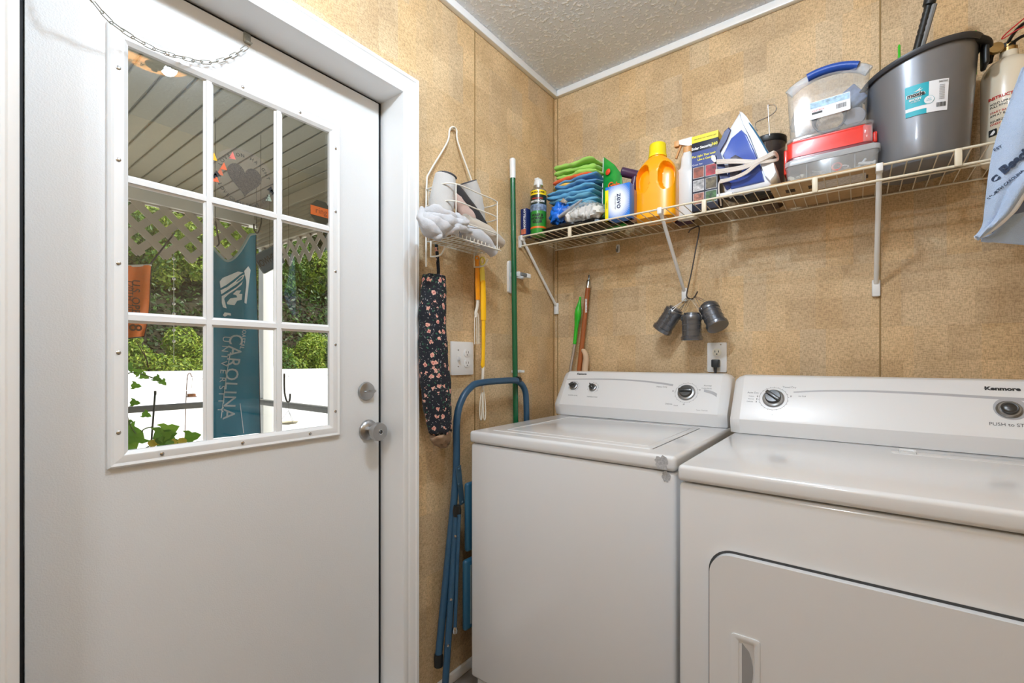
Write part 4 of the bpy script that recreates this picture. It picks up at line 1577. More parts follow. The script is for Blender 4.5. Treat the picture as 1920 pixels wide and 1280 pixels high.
# ---- green broom pole with clip
gp = thing('broom_pole', 'long dark green pole with a white cap leaning upright in a wall clip', 'pole', at(967, 790, 'x', .032) * 1.0)
go = Vector(gp.location)
a = at(961, 297, 'x', .032)
b_ = at(967, 790, 'x', .032)
bot = b_ + (b_ - a) * ((b_.z - .02) / (a.z - b_.z))
cap0 = a + (b_ - a) * .075
bm = N(); tube(bm, [cap0 - go, bot - go], .0112, 16); obj('shaft', bm, mat('dark_green_pole', srgb(8, 92, 56), .25, coat=.3), gp)
bm = N(); tube(bm, [a - go, a - go + Vector((0, 0, -.004)), cap0 - go], [.008, .0125, .0125], 16); obj('grip_cap', bm, WHITEPL, gp)
c = at(963, 517, 'x', 0)
t = thing('broom_clip', 'white and grey wall clip gripping the green pole', 'clip', (0, c.y, c.z))
bm = N()
M = frame_at((0, -.03, -.01), (0, 1, 0), (0, 0, 1))
prism(bm, rrect(.034, .135, .012, 6), .010, M, .003); obj('backplate', bm, WHITEPL, t)
bm = N()
bx(bm, (.010, .052), (-.018, .030), (-.009, .011), .004, 2)
bx(bm, (.030, .050), (.010, .055), (-.008, .010), .003, 2)
bm.free()
bm = N()
bx(bm, (.008, .020), (-.034, .050), (-.010, .010), .003, 2)
bx(bm, (.020, .050), (-.030, -.018), (-.010, .010), .003, 2)
bx(bm, (.020, .050), (.022, .034), (-.010, .010), .003, 2)
bx(bm, (.044, .054), (.022, .052), (-.009, .009), .002, 2)
obj('jaw', bm, WHITEPL, t)
bm = N(); bx(bm, (.046, .056), (-.018, .022), (-.007, .007), .003, 2); obj('grip_roller', bm, mat('grey_rubber', srgb(120), .6), t)
c = at(967, 696, 'x', 0)
bm = N(); bx(bm, (0, .008), (c.y - .032, c.y + .032), (c.z - .006, c.z + .006), .002); bx(bm, (.008, .03), (c.y - .024, c.y - .018), (c.z - .005, c.z + .005), .001); bx(bm, (.008, .03), (c.y + .018, c.y + .024), (c.z - .005, c.z + .005), .001)
tag(obj('pole_clip', bm, WHITEPL), 'small white lower clip behind the green pole above the ladder handle', 'clip')

# ---- hanging wire caddy
WW = mat('white_coated_wire', srgb(228, 224, 214), .35)
cx_ = thing('wire_caddy', 'white hanging wire caddy holding rolled grey towels, hooked on the left wall', 'caddy', at(848, 250, 'x', .012))
co = Vector(cx_.location)
def P_(px, py, x):
    return at(px, py, 'x', x) - co
bm = N()
loop = [P_(799, 500, .03), P_(799, 440, .03), P_(800, 345, .03), P_(806, 322, .025), P_(838, 268, .015), P_(843, 244, .012), P_(849, 238, .012), P_(856, 244, .012), P_(859, 268, .014), P_(884, 338, .025), P_(893, 375, .03), P_(893, 520, .03)]
tube(bm, catmull(loop, 6), .0032, 10)
obj('hanger_frame', bm, WW, cx_)
lx, ly0_, ly1_ = .02, at(799, 440, 'x', .03).y - co.y, at(893, 440, 'x', .03).y - co.y
zc_ = lambda z: z - co.z
for zz in (1.715, 1.66, 1.60):
    bm = N()
    z = zc_(zz)
    x0_, x1_ = .02, .135
    y0_, y1_ = ly0_, ly1_ + .0
    tube(bm, catmull([(x0_, y0_, z), (x0_ + .03, y0_ - .004, z), (x1_ - .03, y0_ - .002, z), (x1_, y0_ + .03, z), (x1_, (y0_ + y1_) / 2, z), (x1_, y1_ - .03, z), (x1_ - .03, y1_ + .004, z), (x0_, y1_, z)], 5), .0022, 8)
    tube(bm, [(x0_, y0_, z), (x0_, y1_, z)], .0022, 8)
    obj('basket_rail', bm, WW, cx_)
bm = N()
z = zc_(1.545)
for k in range(13):
    y = ly0_ + .01 + (ly1_ - ly0_ - .02) * k / 12
    tube(bm, [(.02, y, z), (.135, y, z), (.137, y, z + .012)], .0016, 6)
for x in (.02, .06, .10, .135):
    tube(bm, [(x, ly0_, z), (x, ly1_, z)], .0022, 8)
for (x, y) in ((.135, ly0_ + .02), (.135, ly1_ - .02), (.02, ly0_ + .01), (.02, ly1_ - .01)):
    tube(bm, [(x, y, z), (x, y, zc_(1.715))], .0018, 6)
obj('basket_floor', bm, WW, cx_)
for ya in (ly0_ + .005, ly1_ - .03):
    bm = N()
    tube(bm, catmull([(.035, ya, z), (.035, ya, z - .045), (.038, ya, z - .052), (.08, ya, z - .052), (.10, ya, z - .03)], 4), .0028, 8)
    obj('lower_hook', bm, WW, cx_)
# nail
bm = N(); tube(bm, [(.0, at(848, 243, 'x', .006).y, at(848, 243, 'x', .006).z), (.02, at(848, 243, 'x', .006).y, at(848, 243, 'x', .006).z + .002)], .0022, 8)
tag(obj('nail', bm, STEEL), 'small nail in the left wall carrying the wire caddy', 'nail')

TW_G = mat('light_grey_towel', srgb(190, 187, 184), .95, bump=.5, bscale=420, sheen=.3)
TW_W = mat('pale_grey_plush', srgb(192, 192, 196), .95, bump=.5, bscale=380, sheen=.3)
TW_P = mat('dusty_pink_cloth', srgb(206, 178, 168), .95, bump=.7, bscale=420, sheen=.3)
TW_T = mat('taupe_towel', srgb(196, 184, 170), .95, bump=.8, bscale=420, sheen=.3)
DKG = mat('charcoal_trim', srgb(70, 70, 74), .8)
def rolled(name, label, cat, path, rad, m, trim=None, group=None, amp=.003, seed=0, flat=None):
    t = thing(name, label, cat, path[0], 0, group)
    o = Vector(path[0])
    bm = N()
    pts = [Vector(p) - o for p in path]
    soft(bm, pts, rad, amp, 22, 26, seed, flat)
    obj('roll', bm, m, t, 80)
    if trim:
        d_ = (pts[-1] - pts[-2]).normalized()
        e = pts[-1]
        M = frame_at(e, d_.orthogonal(), d_.cross(d_.orthogonal()))
        M = Matrix.Translation(e) @ d_.to_track_quat('Z', 'Y').to_matrix().to_4x4()
        bm = N()
        r = (rad[-1] if isinstance(rad, list) else rad)
        sp = []
        for k in range(60):
            a = k / 59 * 5.2 * PI
            q = r * (.25 + .75 * k / 59)
            sp.append(M @ Vector((math.cos(a) * q * (flat[0] if flat else 1), math.sin(a) * q * (flat[1] if flat else 1), .001)))
        tube(bm, sp, .0034, 6)
        obj('edge_binding', bm, trim, t, 60)
    return t
rolled('rolled_towel', 'upright rolled light grey towel with dark edge, left one in the wire caddy', 'towel', [at(826, 418, 'x', .085), at(829, 375, 'x', .085), at(835, 333, 'x', .085)], [.040, .040, .036], TW_G, DKG, amp=.004)
rolled('rolled_towel', 'leaning rolled grey towel with dark edge, right one in the wire caddy', 'towel', [at(896, 415, 'x', .075), at(888, 378, 'x', .075), at(878, 343, 'x', .075)], [.030, .034, .034], TW_G, DKG, amp=.004, seed=3)
rolled('folded_cloth', 'dusty pink folded cloth between the two rolled towels in the caddy', 'cloth', [at(886, 412, 'x', .09), at(868, 392, 'x', .09), at(852, 362, 'x', .09)], [.026, .030, .020], TW_P, None, amp=.004, seed=5, flat=(1, .7))
rolled('rolled_cloth', 'upper of two taupe rolled cloths sticking out of the caddy bottom', 'cloth', [at(870, 418, 'x', .11), at(905, 434, 'x', .11), at(938, 456, 'x', .11)], [.028, .030, .020], TW_T, None, amp=.005, seed=9)
rolled('rolled_cloth', 'lower pale rolled cloth sticking out of the caddy bottom', 'cloth', [at(862, 432, 'x', .125), at(896, 445, 'x', .125), at(925, 474, 'x', .125)], [.026, .028, .018], TW_W, None, amp=.005, seed=12)
a, b_ = at(856, 350, 'x', .105), at(912, 428, 'x', .105)
bm = N()
tube(bm, catmull([a - a, (b_ - a) * .3, (b_ - a) * .7, b_ - a], 4), [.010, .013, .015, .016, .016, .017, .018, .018, .018, .017, .016, .015, .012], 12, flat=(1.15, .45, (0, 1, .7)))
tag(obj('black_strap', bm, mat('black_leatherette', srgb(52, 52, 56), .5), None, 50, a), 'flat black strap-like case slanting across the towels in the caddy', 'strap')
# plush towel draped over the front
t = thing('draped_towel', 'pale grey plush towel bunched over the front left of the wire caddy', 'towel', at(830, 420, 'x', .14))
o_ = Vector(t.location)
bm = N()
for i, (pp, rr) in enumerate(((((791, 392, .10), (793, 412, .14), (806, 428, .155), (822, 440, .16), (825, 447, .16)), (.008, .020, .024, .020, .006)),
                             (((790, 402, .11), (803, 416, .15), (824, 424, .165), (846, 424, .165)), (.016, .024, .024, .014)),
                             (((796, 392, .11), (814, 398, .14), (836, 404, .15), (852, 410, .15)), (.012, .022, .022, .012)),
                             (((800, 406, .14), (820, 411, .165), (842, 414, .165), (860, 416, .15)), (.010, .016, .018, .010)))):
    soft(bm, [at(p[0], p[1], 'x', p[2]) - o_ for p in pp], list(rr), .008, 26, 26, 3 * i + 1, flat=(1, .85))
obj('plush_fold', bm, TW_W, t, 80)
bm = N()
for i, (pp, rr) in enumerate(((((846, 402, .13), (862, 409, .155), (876, 419, .15)), (.010, .013, .007)),
                             (((828, 442, .155), (848, 430, .165), (866, 428, .16), (884, 434, .15)), (.008, .014, .013, .006)),
                             (((852, 412, .15), (866, 418, .165), (878, 416, .16), (870, 409, .16)), (.009, .010, .009, .005)),
                             (((812, 436, .16), (822, 444, .168), (826, 449, .165)), (.012, .014, .006)))):
    soft(bm, [at(p[0], p[1], 'x', p[2]) - o_ for p in pp], list(rr), .006, 34, 22, 5 * i + 2)
obj('plush_corner', bm, TW_W, t, 80)
bm = N()
tube(bm, catmull([at(p[0], p[1], 'x', .172) - o_ for p in ((822, 446), (828, 438), (842, 430), (858, 430), (864, 440))], 5), .0016, 6)
obj('satin_piping', bm, mat('grey_piping', srgb(120, 122, 130), .5), t)

# ---- floral fabric bag tube
def floral():
    m = bpy.data.materials.new('black_floral_cotton')
    m.use_nodes = True
    nt = m.node_tree
    L = nt.links.new
    b = nt.nodes['Principled BSDF']
    b.inputs['Roughness'].default_value = .9
    tc = nt.nodes.new('ShaderNodeTexCoord')
    def layer(scale, r0, r1, c0, c1, prev, seedoff):
        mp = nt.nodes.new('ShaderNodeMapping')
        mp.inputs['Location'].default_value = (seedoff, seedoff * .7, seedoff * 1.3)
        L(tc.outputs['Object'], mp.inputs[0])
        nz = nt.nodes.new('ShaderNodeTexNoise')
        nz.inputs['Scale'].default_value = 160
        L(mp.outputs[0], nz.inputs['Vector'])
        mx = nt.nodes.new('ShaderNodeMix')
        mx.data_type = 'RGBA'
        mx.blend_type = 'LINEAR_LIGHT'
        mx.inputs[0].default_value = .008
        L(mp.outputs[0], mx.inputs[6])
        L(nz.outputs[1], mx.inputs[7])
        v = nt.nodes.new('ShaderNodeTexVoronoi')
        v.inputs['Scale'].default_value = scale
        v.inputs['Randomness'].default_value = .8
        L(mx.outputs[2], v.inputs['Vector'])
        r = nt.nodes.new('ShaderNodeValToRGB')
        r.color_ramp.interpolation = 'CONSTANT'
        r.color_ramp.elements[0].color = (1, 1, 1, 1)
        r.color_ramp.elements[1].position = r1
        r.color_ramp.elements[1].color = (0, 0, 0, 1)
        L(v.outputs['Distance'], r.inputs[0])
        rc = nt.nodes.new('ShaderNodeValToRGB')
        rc.color_ramp.elements[0].color = c0
        rc.color_ramp.elements[0].position = r0
        rc.color_ramp.elements[1].color = c1
        rc.color_ramp.elements[1].position = r1
        L(v.outputs['Distance'], rc.inputs[0])
        x = nt.nodes.new('ShaderNodeMix')
        x.data_type = 'RGBA'
        L(r.outputs[0], x.inputs[0])
        if prev is None:
            x.inputs[6].default_value = srgb(26, 28, 38)
        else:
            L(prev, x.inputs[6])
        L(rc.outputs[0], x.inputs[7])
        return x.outputs[2]
    c = layer(75, 0, .22, srgb(44, 92, 74), srgb(60, 110, 84), None, .3)
    c = layer(95, 0, .17, srgb(212, 206, 202), srgb(170, 170, 170), c, 1.1)
    c = layer(41, .06, .29, srgb(186, 84, 84), srgb(240, 190, 170), c, 2.7)
    L(c, b.inputs['Base Color'])
    return m
FLORAL = floral()
bt_ = thing('bag_holder', 'black floral fabric tube for plastic bags hanging from the wire caddy', 'bag holder', at(815, 520, 'x', .05))
o_ = Vector(bt_.location)
bm = N()
cen = [(813, 516), (813, 540), (812, 580), (812, 630), (814, 680), (818, 730), (822, 775), (825, 805), (825, 815)]
rad = [.036, .044, .047, .049, .052, .053, .050, .043, .026]
pts = catmull([at(p[0], p[1], 'x', .058) - o_ for p in cen], 5)
rr_ = [v.x for v in catmull([Vector((q, 0, 0)) for q in rad], 5)]
rings = tube(bm, pts, rr_, 32, flat=(1, .82, (0, 1, 0)))
for i, ring in enumerate(rings):
    for k, v in enumerate(ring):
        dn = noise.noise(v.co * 14) * .006 + noise.noise(v.co * 45) * .002
        if i < 3 or i > len(rings) - 6:
            dn += .004 * math.sin(k * 5)
        v.co += (v.co - pts[i]).normalized() * dn
obj('fabric_tube', bm, FLORAL, bt_, 80)
bm = N()
bot_ = [at(p[0], p[1], 'x', .058) - o_ for p in ((824, 808), (828, 818), (834, 828), (840, 834))]
rings = tube(bm, catmull(bot_, 4), [.040, .041, .041, .040, .038, .036, .032, .028, .024, .018, .013, .009, .004], 30, flat=(1, .8, (0, 1, 0)))
for i, ring in enumerate(rings):
    for k, v in enumerate(ring):
        v.co += Vector((0, 0, .006 * math.sin(k * 2.2) * i / 12)) + (noise.noise_vector(v.co * 60)) * .006
obj('gathered_end', bm, mat('brown_gathered_lining', srgb(150, 124, 100), .8, bump=.5), bt_, 80)
bm = N()
tube(bm, catmull([at(p[0], p[1], 'x', .05) - o_ for p in ((818, 458), (820, 480), (822, 505), (822, 520))], 4), .006, 10, flat=(.5, 1.2, (1, 0, 0)))
obj('loop_strap', bm, FLORAL, bt_, 60)

# ---- two fly-swatter style grabbers hanging on the caddy hooks
YEL = mat('yellow_handle_plastic', srgb(250, 190, 20), .35)
PYEL = mat('pale_yellow_rubber', srgb(236, 220, 96), .5)
ORG = mat('orange_handle_plastic', srgb(238, 150, 10), .35)
IVW = mat('ivory_plastic', srgb(228, 220, 206), .4)
def stick(name, label, cat):
    t = thing(name, label, cat, at(905, 490, 'x', .04))
    return t, Vector(t.location)
t, o_ = stick('back_scratcher', 'bright yellow handled long scrubber with a pale looped end, hanging nearer the ladder', 'scrubber')
X_ = .05
Q = lambda px, py, x=X_: at(px, py, 'x', x) - o_
bm = N(); tube(bm, [Q(905, 528), Q(904, 512), Q(904, 500)], [.013, .013, .010], 12, flat=(.6, 1, (1, 0, 0)))
tube(bm, [Q(904.5 + 4 * math.cos(a * PI / 6), 489 + 7 * math.sin(a * PI / 6)) for a in range(12)], .003, 8, closed=True)
obj('grip', bm, PYEL, t)
bm = N(); tube(bm, [Q(905, 526), Q(906, 560), Q(906.5, 600), Q(906.5, 601), Q(906.5, 640), Q(906, 672), Q(905, 684), Q(906, 690)], [.0128, .0135, .0125, .009, .0088, .008, .010, .006], 12, flat=(.7, 1, (1, 0, 0)))
obj('handle', bm, YEL, t)
bm = N()
tube(bm, [Q(906, 682), Q(905, 712), Q(905, 730)], [.006, .005, .006], 8)
for s in (-1, 1):
    tube(bm, catmull([Q(905 + s * 1.2, 728), Q(905 + s * 4.5, 750), Q(905 + s * 5.5, 775), Q(905 + s * 4, 787), Q(905 + s * 1.8, 782), Q(905 + s * 1, 760), Q(905 + s * .6, 735)], 4), .0022, 8)
obj('wire_head', bm, IVW, t)
t, o_ = stick('kitchen_fork', 'orange handled tool with white forked tines hanging left of the yellow scrubber', 'fork')
X_ = .035
bm = N(); tube(bm, [Q(894, 486), Q(895, 500), Q(895, 530), Q(896, 562)], [.008, .0105, .0115, .010], 12, flat=(.6, 1, (1, 0, 0)))
tube(bm, [Q(894.5 + 3.5 * math.cos(a * PI / 6), 485 + 5 * math.sin(a * PI / 6)) for a in range(12)], .0028, 8, closed=True)
obj('handle', bm, ORG, t)
bm = N()
tube(bm, catmull([Q(896, 560), Q(895, 575), Q(892, 586), Q(893, 594)], 4), [.007 for _ in range(13)], 10, flat=(.5, 1, (1, 0, 0)))
for a, b_ in ((890, 890), (894, 894.5), (897.5, 898)):
    tube(bm, catmull([Q((a + 893) / 2, 586), Q(a, 600), Q(b_, 645)], 4), .0019, 8)
obj('forked_tines', bm, IVW, t)
# ================================================================== wire shelf
SX1 = 1.62
DZ_ = 1.683
FY = -.296
sh = thing('wire_shelf', 'long almond coated wire shelf on the back wall over the washer and dryer', 'shelf', (0, 0, DZ_))
def rail(nm, y, z, r, x0=.006, x1=SX1):
    bm = N(); tube(bm, [(x0, y, z), (x1, y, z)], r, 10); obj(nm, bm, OFFW, sh)
rail('front_rail', FY, -.001, .0034)
rail('lower_front_rail', FY + .004, -.040, .0034)
rail('back_rail', -.008, -.0035, .003)
rail('middle_rail', -.15, -.0045, .003)
bm = N()
k = 0
while .02 + k * .0305 < SX1:
    x = .02 + k * .0305
    tube(bm, [(x, -.004, 0), (x, FY + .002, 0)], .0015, 6)
    k += 1
obj('deck_wires', bm, OFFW, sh)
for px in (1068, 1320, 1528, 1797):
    x = at(px, 380, 'y', FY).x
    bm = N(); bx(bm, (x - .007, x + .007), (FY - .004, FY + .007), (-.043, .002), .002); obj('rail_clip', bm, OFFW, sh)
bm = N(); bx(bm, (.0, .012), (FY - .006, FY + .010), (-.047, .004), .003); obj('end_cap', bm, WHITEPL, sh)
for x, xt, zf in ((.012, .012, 1.384), (.612, .612, 1.40), (1.213, 1.213, 1.37)):
    bm = N()
    tube(bm, [(xt, FY + .012, -.012), (x, -.012, zf + .03 - DZ_)], .0068, 12, flat=(1, .8, (1, 0, 0)))
    br = obj('bracket', bm, WHITEPL, sh)
    bm = N()
    bx(bm, (x - .011, x + .011), (-.014, 0), (zf - DZ_ - .012, zf - DZ_ + .042), .004)
    obj('bracket_foot', bm, WHITEPL, br)
    bm = N()
    bx(bm, (xt - .008, xt + .008), (FY - .006, FY + .022), (-.018, .005), .003)
    obj('bracket_clip', bm, WHITEPL, br)

DECK = DZ_ + .0016
# ---- boxes, cans, bottles
def boxlike(name, label, cat, x, y, w_, dpt, h, m, rotz=0, rotx=0, group=None, z=None, part='carton', bev=.0015):
    t = thing(name, label, cat, (x, y, DECK if z is None else z), rotz, group)
    if rotx:
        t.rotation_euler = (rotx, 0, rotz)
    bm = N(); bx(bm, (-w_ / 2, w_ / 2), (-dpt / 2, dpt / 2), (0, h), bev)
    obj(part, bm, m, t)
    return t
NAVY = mat('navy_carton', srgb(24, 40, 96), .45)
t = boxlike('small_carton', 'narrow navy carton with vertical white lettering at the left end of the shelf', 'box', .022, -.268, .032, .045, .118, NAVY)
FR = frame_at((0, -.0232, 0), (1, 0, 0), (0, 0, 1))
text(t, 'NYTELLIGONE', FR @ Matrix.Translation((.004, .070, 0)) @ Matrix.Rotation(-PI / 2, 4, 'Z'), .014, WHTP, bold=.0004)
bm = N(); bx(bm, (-.012, .012), (-.0236, -.0226), (.008, .030)); obj('photo_panel', bm, mat('carton_peach', srgb(220, 120, 90), .5, vary=.5, vscale=120), t, 0)

# wasp spray can
t = thing('spray_can', 'green wasp and hornet killer spray can with yellow band and white nozzle', 'spray can', (.072, -.252, DECK))
cr = .0345
bm = N(); lathe(bm, [(cr - .001, 0), (cr, .004), (cr, .185)], 40); cb_ = obj('can_body', bm, mat('can_green', srgb(44, 140, 44), .3, coat=.4), t)
bm = N(); lathe(bm, [(cr + .0002, .107), (cr + .0002, .168)], 40, cap=False); obj('dark_band', bm, mat('can_dark', srgb(22, 40, 26), .3, coat=.4, vary=.6, vscale=90), t)
bm = N(); lathe(bm, [(cr + .0004, .168), (cr + .0004, .189)], 40, cap=False); obj('yellow_band', bm, mat('can_yellow', srgb(250, 216, 20), .3, coat=.4), t)
bm = N(); lathe(bm, [(cr + .0006, .100), (cr + .0006, .128)], 40, cap=False); obj('picture_band', bm, mat('can_picture', srgb(120, 140, 170), .4, vary=.8, vscale=70), t)
bm = N(); lathe(bm, [(cr, .185), (cr + .0008, .190), (cr - .006, .198), (.022, .204), (.0215, .214), (.012, .217)], 40); obj('dome', bm, STEEL, t)
bm = N(); lathe(bm, [(.0195, .212), (.0205, .218), (.0175, .236), (.0145, .240), (.004, .240)], 28); bx(bm, (-.010, .010), (-.017, .017), (.236, .246), .003); obj('nozzle', bm, WHITEPL, t)
ang = math.radians(-10)
RC = Matrix.Rotation(.44, 4, 'Z')
def cantext(s, z, size, m, **k):
    M = RC @ frame_at((0, -cr - .0008, z), (1, 0, 0), (0, 0, 1))
    return text(t, s, M, size, m, wrap=cr + .0008, h=.0003, **k)
cantext('WASP &', .081, .0145, BLKP, bold=.0008)
cantext('HORNET', .067, .0145, BLKP, bold=.0008)
cantext('KILLER', .053, .0145, BLKP, bold=.0008)
cantext('SPECTRACIDE', .140, .011, WHTP, bold=.0004)
cantext('TRIPLE ACTION', .152, .007, mat('red_print', srgb(210, 50, 30), .5), bold=.0003)
cantext('20% MORE FREE', .178, .0095, BLKP, bold=.0003)
bm = N(); lathe(bm, [(cr + .0005, .026), (cr + .0005, .034)], 40, cap=False); obj('orange_stripe', bm, mat('can_orange', srgb(226, 110, 30), .4), t)

# grey slim tool standing behind the can
a, b_ = at(1008, 418, 'y', -.25), at(1035, 352, 'y', -.23)
M = frame_at((0, 0, 0), Vector((1, 0, 0)), (b_ - a))
bm = N(); L_ = (b_ - a).length
prism(bm, rrect(.020, L_, .006, 4, .0, L_ / 2), .012, M, .003)
bx(bm, (-.003, .003), (L_ * .35, L_ * .65), (.011, .0126), M=M)
tag(obj('grey_tool_case', bm, mat('pinkish_grey_plastic', srgb(186, 178, 174), .45), None, 40, a), 'slim grey plastic bar leaning between the wasp can and the blue gloves', 'tool')

# black bag spread on the wires, clear bag on top
def lump(bm, c, rx, ry, rz, seed, amp=.25, nu=28, nv=16, fr=2.2, zmin=None):
    rings = []
    for j in range(1, nv):
        ph = PI * j / nv
        rings.append([])
        for i in range(nu):
            th = 2 * PI * i / nu
            d = Vector((math.sin(ph) * math.cos(th), math.sin(ph) * math.sin(th), -math.cos(ph)))
            q = 1 + amp * noise.noise(d * fr + Vector((seed, 0, 0))) + amp * .5 * noise.noise(d * fr * 2.7 + Vector((0, seed, 0)))
            p = Vector(c) + Vector((d.x * rx, d.y * ry, d.z * rz)) * q
            if zmin is not None:
                p.z = max(p.z, zmin)
            rings[-1].append(p)
    loft(bm, rings)
bm = N()
lump(bm, (0, 0, .012), .215, .105, .022, 3, .35, 44, 12, 3.5, .001)
tag(obj('black_bag', bm, mat('black_film', srgb(24, 24, 26), .3), None, 60, (.235, -.185, DECK)), 'flat crumpled black plastic bag lying on the wires under the gloves', 'bag')
CFILM = glass_mat('clear_film', (.97, .98, .99, 1), .9, .12, 1.5, .14, (.92, .93, .95, 1))
bm = N()
lump(bm, (0, 0, 0), .085, .06, .042, 8, .42, 60, 30, 2.2, -.040)
tag(obj('clear_bag', bm, CFILM, None, 60, (.285, -.228, DECK + .062)), 'crumpled clear plastic bag of white pads in front of the stacked cloths', 'bag')
bm = N()
for k in range(9):
    lump(bm, (-.055 + (k % 5) * .028, -.022 + .02 * (k // 5), -.006 + .014 * (k // 5)), .026, .034, .028, k, .4, 18, 12)
tag(obj('white_gloves', bm, mat('white_gathered_cloth', srgb(232, 228, 222), .8, bump=.4), None, 60, (.285, -.22, DECK + .058)), 'bunched white cloth inside the clear plastic bag', 'cloth')
# blue mesh puff
bm = N()
lump(bm, (0, 0, 0), .044, .036, .046, 21, .38, 44, 26, 3.0)
tag(obj('blue_glove', bm, mat('bright_blue_rubber', srgb(26, 112, 220), .35), None, 50, (.168, -.232, DECK + .078)), 'bright blue crumpled rubber glove beside the grey bar', 'glove')
# razor-like grey handle and metal clip
a, b_ = at(1048, 408, 'y', -.275), at(1092, 374, 'y', -.262)
bm = N()
tube(bm, catmull([a - a, (b_ - a) * .3, (b_ - a) * .75, b_ - a], 4), [.009, .0115, .012, .012, .011, .0105, .0095, .009, .008, .007, .006, .005, .003], 14, flat=(1.0, .55, (0, 1, 0)))
tag(obj('grey_scraper', bm, mat('satin_grey_plastic', srgb(168, 168, 174), .35), None, 50, a), 'tapered grey plastic scraper lying across the blue glove', 'scraper')
a = at(1058, 378, 'y', -.25)
bm = N()
M = frame_at((0, 0, 0), at(1070, 384, 'y', -.25) - a, (0, 0, 1))
prism(bm, [(-.012, -.009), (.014, -.006), (.016, .008), (-.006, .012)], .012, M, .003)
tag(obj('metal_clip', bm, STEEL, None, 30, a), 'small silver metal clip above the blue glove', 'clip')

# stacked cloths
def cloth_pad(label, px0, px1, pyt, pyb, col, y=-.15, name='microfiber_cloth', seed=0, dep=.07, folds=2):
    pL = at(px0, (pyt + pyb) / 2, 'y', y)
    pR = at(px1, (pyt + pyb) / 2, 'y', y)
    zt__, zb__ = at((px0 + px1) / 2, pyt, 'y', y).z, at((px0 + px1) / 2, pyb, 'y', y).z
    c = (pL + pR) / 2
    W, H = (pR.x - pL.x) / 2, (zt__ - zb__) / 2
    bm = N()
    for f in range(folds):
        zc = -H + H * (2 * f + 1) / folds
        rings = []
        nu = 26
        for i in range(nu + 1):
            u = -1 + 2 * i / nu
            x = u * W
            e = (1 - abs(u) ** 6) ** .5 * .96 + .04
            ring = []
            for k in range(20):
                a = 2 * PI * k / 20
                q = Vector((x, math.copysign(abs(math.cos(a)) ** .5, math.cos(a)) * dep * (.75 + .25 * e), zc + math.copysign(abs(math.sin(a)) ** .8, math.sin(a)) * H / folds * 1.08 * e))
                nz = noise.noise_vector(q * 13 + Vector((seed * 3.7, f * 5.3, seed * 1.9))) + .5 * noise.noise_vector(q * 38 + Vector((f, seed, 0)))
                q += Vector((nz.x * .010 + .008 * math.sin(seed * 2.3 + f), nz.y * .016, nz.z * .010 * (1 if H > .012 else .5)))
                ring.append(q)
            rings.append(ring)
        loft(bm, rings)
    return tag(obj(name, bm, mat('cloth_%d_%d_%d' % col, srgb(*col), .95, bump=.6, bscale=500, sheen=.2), None, 80, c), label, 'cloth', None)
cloth_pad('lime green cloth on top of the stack of folded cloths', 1053, 1129, 310, 340, (160, 208, 96), -.15, seed=1, folds=3)
cloth_pad('orange cloth right under the lime green one in the stack', 1050, 1128, 336, 346, (222, 96, 48), -.15, seed=2, folds=1)
cloth_pad('mid-blue cloth under the orange one in the stack', 1051, 1130, 342, 356, (92, 148, 196), -.15, seed=3, folds=2)
cloth_pad('yellow cloth showing at the left of the stack', 1048, 1100, 352, 360, (232, 182, 84), -.15, seed=4, folds=1)
cloth_pad('sky blue cloth low in the stack under the yellow one', 1040, 1128, 358, 376, (98, 168, 210), -.16, seed=5, folds=2)
cloth_pad('teal blue cloth at the bottom of the stack', 1044, 1126, 374, 400, (112, 176, 206), -.15, seed=6, folds=3)

# Gain bag: upright green pouch
t = thing('green_pouch', 'tall green printed pouch with orange lettering behind the blue and white box', 'pouch', (.382, -.165, DECK))
t.rotation_euler = (0, 0, math.radians(-18))
gz = at(1140, 305, 'y', -.155).z - DECK
bm = N()
rings = []
for j in range(11):
    v = j / 10
    th = .018 * (1 - v) ** .6 + .0015
    h0 = gz * 1.12
    xw = .062
    ring = []
    for k in range(24):
        a = 2 * PI * k / 24
        x = math.cos(a)
        skew = 1.0 if x < 0 else 1 - .42 * v * abs(x)
        ring.append(Vector((x * xw * (1 - .05 * v) * (.98 if x < 0 else 1 - .35 * v), math.copysign(abs(math.sin(a)) ** .7, math.sin(a)) * th, v * h0 * (1 - .34 * (x + 1) / 2))))
    rings.append(ring)
loft(bm, rings)
obj('pouch_body', bm, mat('pouch_green', srgb(28, 158, 60), .28, coat=.5, vary=.35, vscale=22), t, 60)
FRP = frame_at((0, -.0165, 0), (1, 0, 0), (0, -.25, 1))
text(t, 'Gain', frame_at((.014, -.0185, gz * .60), (1, 0, -.25), (0, .12, 1)), .034, mat('orange_print', srgb(240, 110, 50), .5), bold=.001, h=.002)
bm = N(); lathe(bm, [(.013, 0), (.009, .003), (.002, .004)], 18, frame_at((-.022, -.014, gz * .84), (1, 0, 0), (0, .1, 1))); obj('red_dot', bm, mat('red_orange_print', srgb(230, 70, 30), .5), t)
bm = N(); tube(bm, catmull([(-.0585, -.002, gz * 1.1), (-.062, -.003, gz * .7), (-.062, -.004, gz * .3)], 5), .0016, 6); obj('white_seam', bm, WHTP, t)

